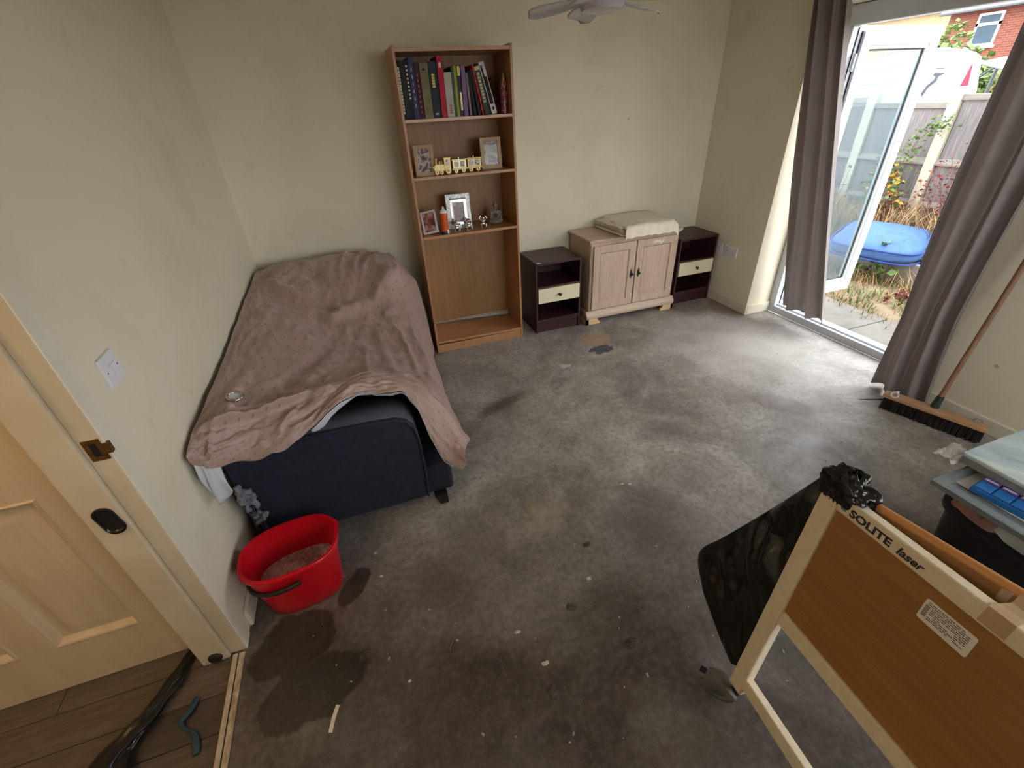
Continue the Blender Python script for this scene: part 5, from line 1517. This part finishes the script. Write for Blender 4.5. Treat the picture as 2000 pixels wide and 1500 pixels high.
# broken screed patch in front of the cupboard
def ragged(cx, cy, rx, ry, seed, n=48, amp=0.42):
    P = []
    for i in range(n):
        a = 2 * math.pi * i / n
        k = 1 + amp * fbm((math.cos(a) * 1.6, math.sin(a) * 1.6, seed), 4)
        P.append((cx + rx * k * math.cos(a), cy + ry * k * math.sin(a)))
    return P
fo = bpy.data.objects['floor']
o = MB().prism(ragged(2.395, -0.70, 0.135, 0.115, 1.0), (0, 0, 0.0), (1, 0, 0), (0, 1, 0), (0, 0, 0.0016)).build('bare_patch', simple('bare_pink_screed', (172, 148, 128), (150, 124, 104), 12, 0.9, bump=0.4), fo, fix=True); o['label'] = 'pinkish bare patch where the screed has broken away'
o = MB().prism(ragged(2.365, -0.875, 0.105, 0.055, 6.0), (0, 0, 0.0), (1, 0, 0), (0, 1, 0), (0, 0, 0.0022)).build('old_adhesive', simple('dark_grey_adhesive', (92, 92, 94), (74, 74, 76), 20, 0.9, bump=0.4), fo, fix=True); o['label'] = 'dark grey remains of adhesive'
o = MB().prism(ragged(1.985, -1.00, 0.040, 0.028, 9.0), (0, 0, 0.0), (1, 0, 0), (0, 1, 0), (0, 0, 0.0012)).build('paint_spill', simple('pale_blue_paint', (186, 194, 196), (166, 174, 176), 30, 0.8), fo, fix=True)

# hall floor: twisted bin bag and blue strap
hb_ = thing('twisted_bin_bag', 'twisted black bin bag trailing from under the hall door', 'bin bag', (-0.26, -2.53, 0))
P0 = [Vector(p) for p in ((-0.185, -2.335, 0.006), (-0.196, -2.385, 0.012), (-0.222, -2.465, 0.020), (-0.262, -2.550, 0.024), (-0.315, -2.615, 0.026), (-0.345, -2.690, 0.034), (-0.36, -2.80, 0.045), (-0.36, -2.95, 0.05))]
RW = [0.006, 0.018, 0.022, 0.026, 0.034, 0.052, 0.085, 0.11]
def hb_fn(a, b):
    c = catmull(P0, b); t = (catmull(P0, min(1, b + 0.02)) - catmull(P0, max(0, b - 0.02))).normalized()
    s_ = t.cross(Vector((0, 0, 1))).normalized(); u_ = Vector((0, 0, 1))
    x = b * (len(RW) - 1); i = min(int(x), len(RW) - 2); r = RW[i] + (RW[i + 1] - RW[i]) * (x - i)
    th = 2 * math.pi * a
    k = 1 + 0.22 * math.sin(th * 5 + b * 16) * (1 - b * 0.4) + 0.35 * mnoise.noise(Vector((math.cos(th) * 2, math.sin(th) * 2, b * 9)))
    p = c + (s_ * math.cos(th) * r + u_ * math.sin(th) * min(r * 0.6, 0.03)) * k
    p.z = max(p.z, 0.0015)
    return p
MB().grid(hb_fn, 40, 90).build('bag_film', M['binbag'], hb_, smooth=180)
bs = [Vector(p) for p in ((-0.135, -2.545, 0.006), (-0.150, -2.585, 0.012), (-0.170, -2.612, 0.010), (-0.150, -2.640, 0.012), (-0.120, -2.665, 0.010), (-0.108, -2.700, 0.010), (-0.104, -2.728, 0.005))]
def bs_fn(a, b):
    c = catmull(bs, b); t = (catmull(bs, min(1, b + 0.02)) - catmull(bs, max(0, b - 0.02))).normalized(); s_ = t.cross(Vector((0, 0, 1))).normalized()
    th = 2 * math.pi * a; r = 0.0085 + 0.003 * math.sin(b * 9)
    k = 1 + 0.25 * mnoise.noise(Vector((math.cos(th) * 2, math.sin(th) * 2, b * 7)))
    p = c + (s_ * math.cos(th) * r + Vector((0, 0, 1)) * math.sin(th) * 0.006) * k
    p.z = max(p.z, 0.001); return p
tag(MB().grid(bs_fn, 16, 50).build('blue_strip', simple('teal_blue_cloth', (36, 68, 82), (28, 54, 66), 30, 0.7), smooth=180), 'crumpled teal blue strip on the laminate hall floor', 'cloth strip')

# ================================================================== GARDEN
GZ = -0.10
struct(MB().box(4.25, 60, -30, 45, GZ - 0.3, GZ).build('ground_garden', M['soil']), 'dusty garden soil')
struct(MB().box(-30, 4.25, -40, REAR - 0.15, GZ - 0.3, GZ).build('ground_front', M['paving']), 'grey paving at the front of the house')
pv = struct(MB().box(4.25, 4.95, -4.5, 2.5, GZ, GZ + 0.012).build('ground_paving', M['paving']), 'grey paving by the garden doors')
for i in range(8):
    y = -4.3 + i * 0.75
    MB().box(4.26, 4.94, y + 0.006, y + 0.744, GZ + 0.012, GZ + 0.030).build('slab', M['paving'], pv, bevel=0.004)
kb = thing('raised_bed_edging', 'pale concrete edging board of the raised garden bed', 'edging', (5.95, -0.8, GZ))
for y0, y1 in ((-4.5, -1.62), (-1.60, 0.24), (0.26, 3.4)):
    MB().box(5.90, 5.96, y0, y1, GZ, 0.125).build('board', M['concrete'], kb, bevel=0.008)
struct(MB().box(5.96, 7.0, -4.5, 3.6, GZ, 0.06).build('ground_bed', M['soil']), 'dry soil of the raised garden bed')

# fence: feather-edge slats between concrete posts
fe = thing('garden_fence', 'weathered feather-edge fence with concrete posts', 'fence', (7.05, 0.5, GZ))
random.seed(17)
slat = MB().prism([(0, -0.006), (0.112, -0.016), (0.112, 0.0), (0, 0.0)], (0, 0, 0), (0, 1, 0), (1, 0, 0), (0, 0, 1.52)).build('slat', M['fence'], fe, local=True, fix=True)
first = True
posts = [-2.62, -1.72, -0.81, 0.09, 0.99, 1.90, 2.81, 3.72]
tops = {}
for a, b in zip(posts[:-1], posts[1:]):
    top = 1.53 if a < 0.05 else 1.46 if a < 0.5 else 1.52
    tops[a] = top
    y = a + 0.055
    while y < b - 0.06:
        o = slat if first else slat.copy()
        if not first:
            COL.objects.link(o); o.parent = fe
        first = False
        o.location = (-0.012 + random.uniform(-0.004, 0.004), y - 0.5, 0.12 + (top - 1.52) - 0.07)
        y += 0.095
    MB().box(7.00, 7.075, a + 0.05, b - 0.05, top - 0.055, top).build('cap_rail', M['fencerail'], fe, bevel=0.004)
    for z in (0.42, 0.86):
        MB().prism([(0, 0), (-0.045, 0.0), (-0.045, 0.02), (0, 0.07)], (7.03, a + 0.05, z), (1, 0, 0), (0, 0, 1), (0, b - a - 0.10, 0)).build('rail', M['fencerail'], fe, fix=True)
    MB().box(7.02, 7.06, a + 0.05, b - 0.05, GZ, 0.16).build('gravel_board', M['concrete'], fe, bevel=0.004)
for y in posts:
    MB().prism([(-0.055, 0), (0.055, 0), (0.055, 1.66), (0.030, 1.70), (-0.030, 1.70), (-0.055, 1.66)], (6.985, y, GZ), (0, 1, 0), (0, 0, 1), (0.10, 0, 0)).build('post', M['post'], fe, fix=True, bevel=0.006)

# blue cushion resting over the edging board
cu = thing('garden_cushion', 'large blue cushion lying over the raised bed edging', 'cushion', (6.10, -0.28, 0.13))
cu.rotation_euler = (0.03, -0.05, 0.42)
def cush(a, b):
    th = 2 * math.pi * a; ph = math.pi * (b - 0.5)
    def sp(v, e): return math.copysign(abs(v) ** e, v)
    x = 0.50 * sp(math.cos(ph), 0.35) * sp(math.cos(th), 0.42); y = 0.41 * sp(math.cos(ph), 0.35) * sp(math.sin(th), 0.42)
    z = 0.085 + 0.085 * sp(math.sin(ph), 0.8)
    z += 0.06 * (1 - (x / 0.5) ** 2) * (1 - (y / 0.41) ** 2) * (1 if b > 0.5 else 0) + 0.02 * mnoise.noise(Vector((x * 4, y * 4, 1)))
    return (x, y, z)
MB().grid(cush, 64, 32).build('cover', M['bluefab'], cu, smooth=180, local=True)
for z in (0.03, 0.135):
    pts = []
    for i in range(61):
        th = 2 * math.pi * i / 60
        sp = lambda v, e: math.copysign(abs(v) ** e, v)
        pts.append((0.505 * sp(math.cos(th), 0.42), 0.415 * sp(math.sin(th), 0.42), z))
    MB().tube(pts, 0.010, 6, cap=False).build('piping', M['blueside'], cu, smooth=180, local=True)
pb = thing('plastic_crate', 'dark plastic crate under the blue cushion', 'crate', (6.10, -0.92, 0.06))
MB().frame((6.0, -1.12, 0.06), (1, 0, 0), (0, 1, 0), (0, 0, 0.10), 0.36, 0.36, 0.02).build('walls', M['slate'], pb, bevel=0.004)
MB().box(6.02, 6.34, -1.10, -0.78, 0.062, 0.075).build('base', M['slate'], pb)
MB().box(5.985, 6.375, -1.135, -0.745, 0.15, 0.165).build('rim', M['slate'], pb, bevel=0.004)

# dry grass
random.seed(23)
def blades(m, n, xr, yr, z0, hr, w, lean, cl=0.0):
    for i in range(n):
        x = random.uniform(*xr); y = random.uniform(*yr)
        if cl and mnoise.noise(Vector((x * 3.1, y * 3.1, 7.0))) < cl - 0.5: continue
        h = random.uniform(*hr); a = random.uniform(0, 6.283)
        l = random.uniform(0.2, lean) * h
        dx, dy = math.cos(a), math.sin(a)
        px, py = -dy * w, dx * w
        p1 = (x + dx * l * 0.35, y + dy * l * 0.35, z0 + h * 0.6); p2 = (x + dx * l, y + dy * l, z0 + h * (1 - 0.15 * lean * random.random()))
        m.add([(x - px, y - py, z0), (x + px, y + py, z0), (p1[0] + px * 0.8, p1[1] + py * 0.8, p1[2]), (p1[0] - px * 0.8, p1[1] - py * 0.8, p1[2]), p2], [(0, 1, 2, 3), (3, 2, 4)])
m = MB()
blades(m, 1700, (4.75, 5.9), (-2.2, 0.8), GZ, (0.03, 0.13), 0.0035, 1.6, 0.35)
blades(m, 500, (5.55, 5.9), (-2.0, 0.8), GZ, (0.08, 0.24), 0.004, 1.0)
blades(m, 5000, (6.35, 6.95), (-2.2, 2.8), 0.06, (0.12, 0.55), 0.005, 0.9)
tag(m.build('dry_grass', M['straw']), 'straw coloured dry grass in the garden', 'grass', kind='stuff')
m = MB()
blades(m, 900, (4.9, 5.88), (-1.6, 0.6), GZ, (0.03, 0.11), 0.005, 1.2, 0.45)
blades(m, 500, (6.0, 6.9), (-0.5, 2.5), 0.06, (0.1, 0.35), 0.006, 1.0, 0.4)
tag(m.build('green_weeds', M['gleaf']), 'low green weeds among the dry grass', 'weeds', kind='stuff')

def leafset(m, centers, n, spread, size):
    for i in range(n):
        c = Vector(random.choice(centers)) + Vector((random.gauss(0, spread[0]), random.gauss(0, spread[1]), random.gauss(0, spread[2])))
        e = Euler((random.uniform(-1, 1), random.uniform(-1, 1), random.uniform(0, 6.28))).to_matrix()
        s = size * random.uniform(0.6, 1.3)
        P = [(0, 0, 0), (0.45 * s, 0.5 * s, 0.12 * s), (0, 1.1 * s, 0), (-0.45 * s, 0.5 * s, 0.12 * s), (0, 0.5 * s, -0.05 * s)]
        m.add([c + e @ Vector(p) for p in P], [(0, 1, 4), (1, 2, 4), (2, 3, 4), (3, 0, 4)])
def plant(name, label, cat, base, stems, leaf_specs, stem_mat, r=0.006):
    t = thing(name, label, cat, base)
    m = MB(); pts_all = []
    for st in stems:
        pts = [Vector(p) for p in st]
        q = [catmull(pts, i / 12) for i in range(13)]
        m.tube(q, [r * (1 - 0.7 * i / 12) for i in range(13)], 5)
        pts_all += q
    m.build('stems', stem_mat, t, smooth=60)
    for nm, mat, n, spread, size, lo, hi in leaf_specs:
        lm = MB(); zz = [p for p in pts_all if lo <= p.z <= hi] or pts_all
        leafset(lm, zz, n, spread, size)
        o = lm.build(nm, mat, t); o['kind'] = 'stuff'
    return t
plant('climbing_plant', 'green climber with yellowing leaves against the fence', 'climber', (6.86, 0.35, 0.06),
      [[(6.86, 0.40, 0.06), (6.84, 0.42, 0.45), (6.86, 0.30, 0.85), (6.88, 0.22, 1.12), (6.86, 0.02, 1.30)], [(6.86, 0.36, 0.06), (6.82, 0.50, 0.5), (6.84, 0.48, 0.95)], [(6.84, 0.30, 0.06), (6.8, 0.18, 0.4), (6.82, 0.30, 0.7)]],
      [('green_leaves', M['gleaf'], 420, (.04, .05, .06), .045, 0.3, 1.4), ('yellow_leaves', M['yleaf'], 90, (.03, .05, .06), .05, 0.55, 0.85), ('red_leaves', M['rleaf'], 160, (.05, .08, .09), .04, 0.1, 1.1)], M['stem'])
random.seed(41)
def shrub(label, cy, w, h, n, red=170):
    st = []
    for i in range(n):
        y0 = cy + random.uniform(-w, w) * 0.4; x0 = 6.82 + random.uniform(-0.08, 0.08)
        y1 = cy + random.uniform(-w, w) * 1.1; hh = h * random.uniform(0.6, 1.0)
        st.append([(x0, y0, 0.06), (x0 - 0.03, (y0 + y1) / 2 + random.uniform(-0.05, 0.05), 0.06 + hh * 0.5), (x0 + random.uniform(-0.1, 0.05), y1, 0.06 + hh)])
    plant('rusty_shrub', label, 'shrub', (6.82, cy, 0.06), st, [('red_leaves', M['rleaf'], red * 2, (.05, .05, .06), .035, 0.1, 1.2)], M['stem'], 0.005)
shrub('rust red shrub right of the concrete post', -0.32, 0.32, 0.95, 16, 260)
shrub('rust red shrub behind the blue cushion', 0.22, 0.28, 0.55, 14)
shrub('reddish dry shrub seen through the open door glass', 1.12, 0.30, 0.75, 14, 150)
plant('garden_weed', 'leafy green weed growing by the concrete edging', 'weed', (5.80, -0.52, GZ),
      [[(5.80, -0.52, GZ), (5.78, -0.50, 0.1), (5.76, -0.48, 0.26)], [(5.80, -0.52, GZ), (5.74, -0.60, 0.02), (5.70, -0.66, 0.05)], [(5.8, -0.5, GZ), (5.76, -0.40, 0.0), (5.72, -0.34, 0.03)]],
      [('leaves', M['gleaf'], 60, (.02, .03, .03), .07, -0.1, 0.3)], M['gleaf'], 0.005)
plant('leaf_litter', 'patch of rust red leaves beside the edging board', 'leaf litter', (5.55, -0.98, GZ),
      [[(5.55, -0.98, GZ + 0.01), (5.60, -1.0, GZ + 0.02), (5.75, -1.03, GZ + 0.03)]], [('leaves', M['rleaf'], 120, (.10, .07, .012), .05, -1, 1)], M['stem'], 0.003)

# caravan behind the fence
cv = thing('caravan', 'white touring caravan with a red stripe behind the fence', 'caravan', (9.2, 1.382, GZ), (0, 0, math.atan2(0.893, -0.45)))
# local x runs along the side, local y into the caravan is negative
OUT = [(-0.16, 0.35), (-0.10, 1.45), (-0.02, 1.80), (0.02, 1.93), (0.10, 1.99), (0.30, 2.03), (0.80, 2.07), (1.10, 1.99), (1.45, 1.80), (1.75, 1.5), (1.85, 0.9), (1.85, 0.35)]
OUT = [(x, z - GZ) for x, z in OUT]
MB().prism(OUT, (0, 0, 0), (1, 0, 0), (0, 0, 1), (0, -1.7, 0)).build('body', M['caravan'], cv, fix=True, bevel=0.04, seg=3, local=True)
Y1 = 0.006
def cvp(out, nm, mat):
    MB().prism([(x, z - GZ) for x, z in out], (0, Y1, 0), (1, 0, 0), (0, 0, 1), (0, -0.012, 0)).build(nm, mat, cv, fix=True, local=True)
cvp([(-0.015, 1.88), (-0.105, 1.38), (0.045, 1.38)], 'red_stripe', M['caravanred'])
MB().tube([(x, 0.008, z - GZ) for x, z in ((-0.10, 1.4), (-0.03, 1.80), (0.01, 1.93), (0.10, 1.985), (0.80, 2.06), (1.1, 1.98))], 0.010, 8).build('awning_rail', M['greyline'], cv, smooth=60, local=True)
cvp([(0.75, 1.835), (1.3, 1.835), (1.3, 1.848), (0.75, 1.848)], 'panel_line', M['greyline'])
cvp([(0.74, 1.640), (1.5, 1.640), (1.5, 1.655), (0.74, 1.655)], 'panel_line', M['greyline'])
cvp([(0.24, 1.735), (0.36, 1.745), (0.37, 1.715), (0.335, 1.70), (0.34, 1.66), (0.40, 1.59), (0.43, 1.50), (0.405, 1.45), (0.37, 1.57), (0.305, 1.64), (0.30, 1.70)], 'window_stay', M['slate'])
cvp([(0.27, 1.79), (0.36, 1.79), (0.36, 1.80), (0.27, 1.80)], 'vent', M['slate'])
for x in (0.6, 1.2):
    MB().lathe([(0.30, 0), (0.30, 0.18)], c=(x, -0.05, 0.30), axis='y', n=28).build('wheel', M['black'], cv, smooth=40, local=True)

# brick house and rendered house further away
hs = thing('brick_house', 'red brick house with a white window beyond the fence', 'house', (28, 9, GZ))
MB().box(26, 31, 4.0, 12.75, GZ, 4.0).build('wall', M['brick'], hs)
MB().prism([(-0.35, 3.96), (0, 4.0), (2.5, 5.6), (5, 4.0), (5.35, 3.96), (2.5, 5.75)], (26, 3.8, 0), (1, 0, 0), (0, 0, 1), (0, 9.15, 0)).build('roof', simple('grey_brown_tiles', (112, 92, 88), (92, 76, 74), 3, 0.8), hs, fix=True)
MB().box(25.66, 25.70, 3.8, 12.95, 3.86, 4.06).build('fascia', simple('pinkish_fascia', (200, 176, 176), (188, 164, 164), 3, 0.6), hs)
MB().box(25.58, 25.70, 3.8, 12.95, 3.80, 3.88).build('gutter', M['slate'], hs, bevel=0.02)
def hwin(y0, y1, z0, z1, split):
    f = MB().frame((25.96, y1, z0), (0, -1, 0), (0, 0, 1), (0.06, 0, 0), y1 - y0, z1 - z0, 0.075).build('window', M['upvc'], hs)
    MB().box(25.96, 26.02, y0, y1, split - 0.05, split + 0.05).build('transom', M['upvc'], f)
    MB().box(25.985, 25.999, y0 + 0.08, y1 - 0.08, z0 + 0.08, z1 - 0.08).build('pane', M['winglass'], f)
    MB().box(25.90, 26.0, y0 - 0.08, y1 + 0.08, z0 - 0.09, z0).build('window_sill', M['upvc'], f)
hwin(10.82, 11.66, 2.66, 3.72, 3.36)
hwin(8.0, 9.0, 2.66, 3.72, 3.36)
h2 = thing('rendered_house', 'cream rendered house left of the brick house', 'house', (33, 18, GZ))
MB().box(31, 36, 13.2, 26, GZ, 4.5).build('wall', M['render'], h2)
MB().prism([(-0.35, 4.46), (2.5, 6.4), (5.35, 4.46)], (31, 13.0, 0), (1, 0, 0), (0, 0, 1), (0, 13.2, 0)).build('roof', simple('grey_brown_tiles', (112, 92, 88)), h2, fix=True)
cn = thing('porch_canopy', 'small glass porch canopy on brackets beyond the caravan', 'canopy', (12, 2.1, 1.6))
MB().tube([(12, 2.93, 1.89), (12, 2.30, 1.72)], 0.035, 8).build('front_bar', M['greyline'], cn, smooth=60)
MB().tube([(12, 2.93, 1.88), (12, 2.93, 1.60)], 0.02, 8).build('post', M['slate'], cn, smooth=60)
MB().tube([(12, 2.93, 1.62), (12, 2.80, 1.67), (12, 2.68, 1.76), (12, 2.62, 1.80)], 0.02, 8).build('bracket', M['slate'], cn, smooth=60)
MB().add([(12, 2.92, 1.88), (12, 2.31, 1.72), (12.7, 2.31, 1.79), (12.7, 2.92, 1.95)], [(0, 1, 2, 3)]).build('roof_sheet', M['clear'], cn, solid=0.01)
MB().tube([(12.6, 2.93, 1.92), (12.6, 2.93, GZ)], 0.03, 8).build('post', M['slate'], cn, smooth=60)
MB().tube([(12.6, 2.33, 1.78), (12.6, 2.33, GZ)], 0.03, 8).build('post', M['slate'], cn, smooth=60)

random.seed(77)
def bush(name, label, cat, c, r, n, size, mat, trunk=True):
    t = thing(name, label, cat, (c[0], c[1], GZ))
    lm = MB()
    for i in range(n):
        th = random.uniform(0, 6.283); u = random.uniform(-1, 1); k = random.uniform(0.55, 1.0) ** 0.5
        s = math.sqrt(1 - u * u)
        d = Vector((s * math.cos(th), s * math.sin(th), u))
        k *= 1 + 0.35 * mnoise.noise(d * 2.2 + Vector(c))
        p = Vector(c) + Vector((d.x * r[0] * k, d.y * r[1] * k, d.z * r[2] * k))
        leafset(lm, [p], 1, (0, 0, 0), size)
    o = lm.build('foliage', mat, t); o['kind'] = 'stuff'
    MB().tube([(c[0], c[1], GZ), (c[0], c[1], c[2])], [0.08, 0.04], 8).build('trunk', M['stem'], t, smooth=60)
fgm = simple('hedge_leaf', (100, 120, 62), (72, 94, 42), 6, 0.65)
bush('garden_bush', 'green bush below the brick house window', 'bush', (15, 4.2, 1.05), (0.8, 1.0, 0.8), 1400, .16, fgm)
bush('garden_bush', 'light green bush between the caravan and the canopy', 'bush', (15.5, 5.5, 1.45), (0.7, 0.9, 0.8), 1100, .16, fgm)
bush('garden_bush', 'green bush behind the porch canopy', 'bush', (13.2, 2.0, 1.0), (0.6, 0.9, 0.75), 1000, .14, fgm)
bush('garden_tree', 'thin young tree in front of the brick house', 'tree', (18, 7.25, 2.3), (0.3, 0.3, 0.75), 200, .14, fgm)
bush('garden_tree', 'leafy tree top left of the brick house', 'tree', (18, 7.9, 2.0), (0.5, 0.4, 0.9), 300, .16, fgm)
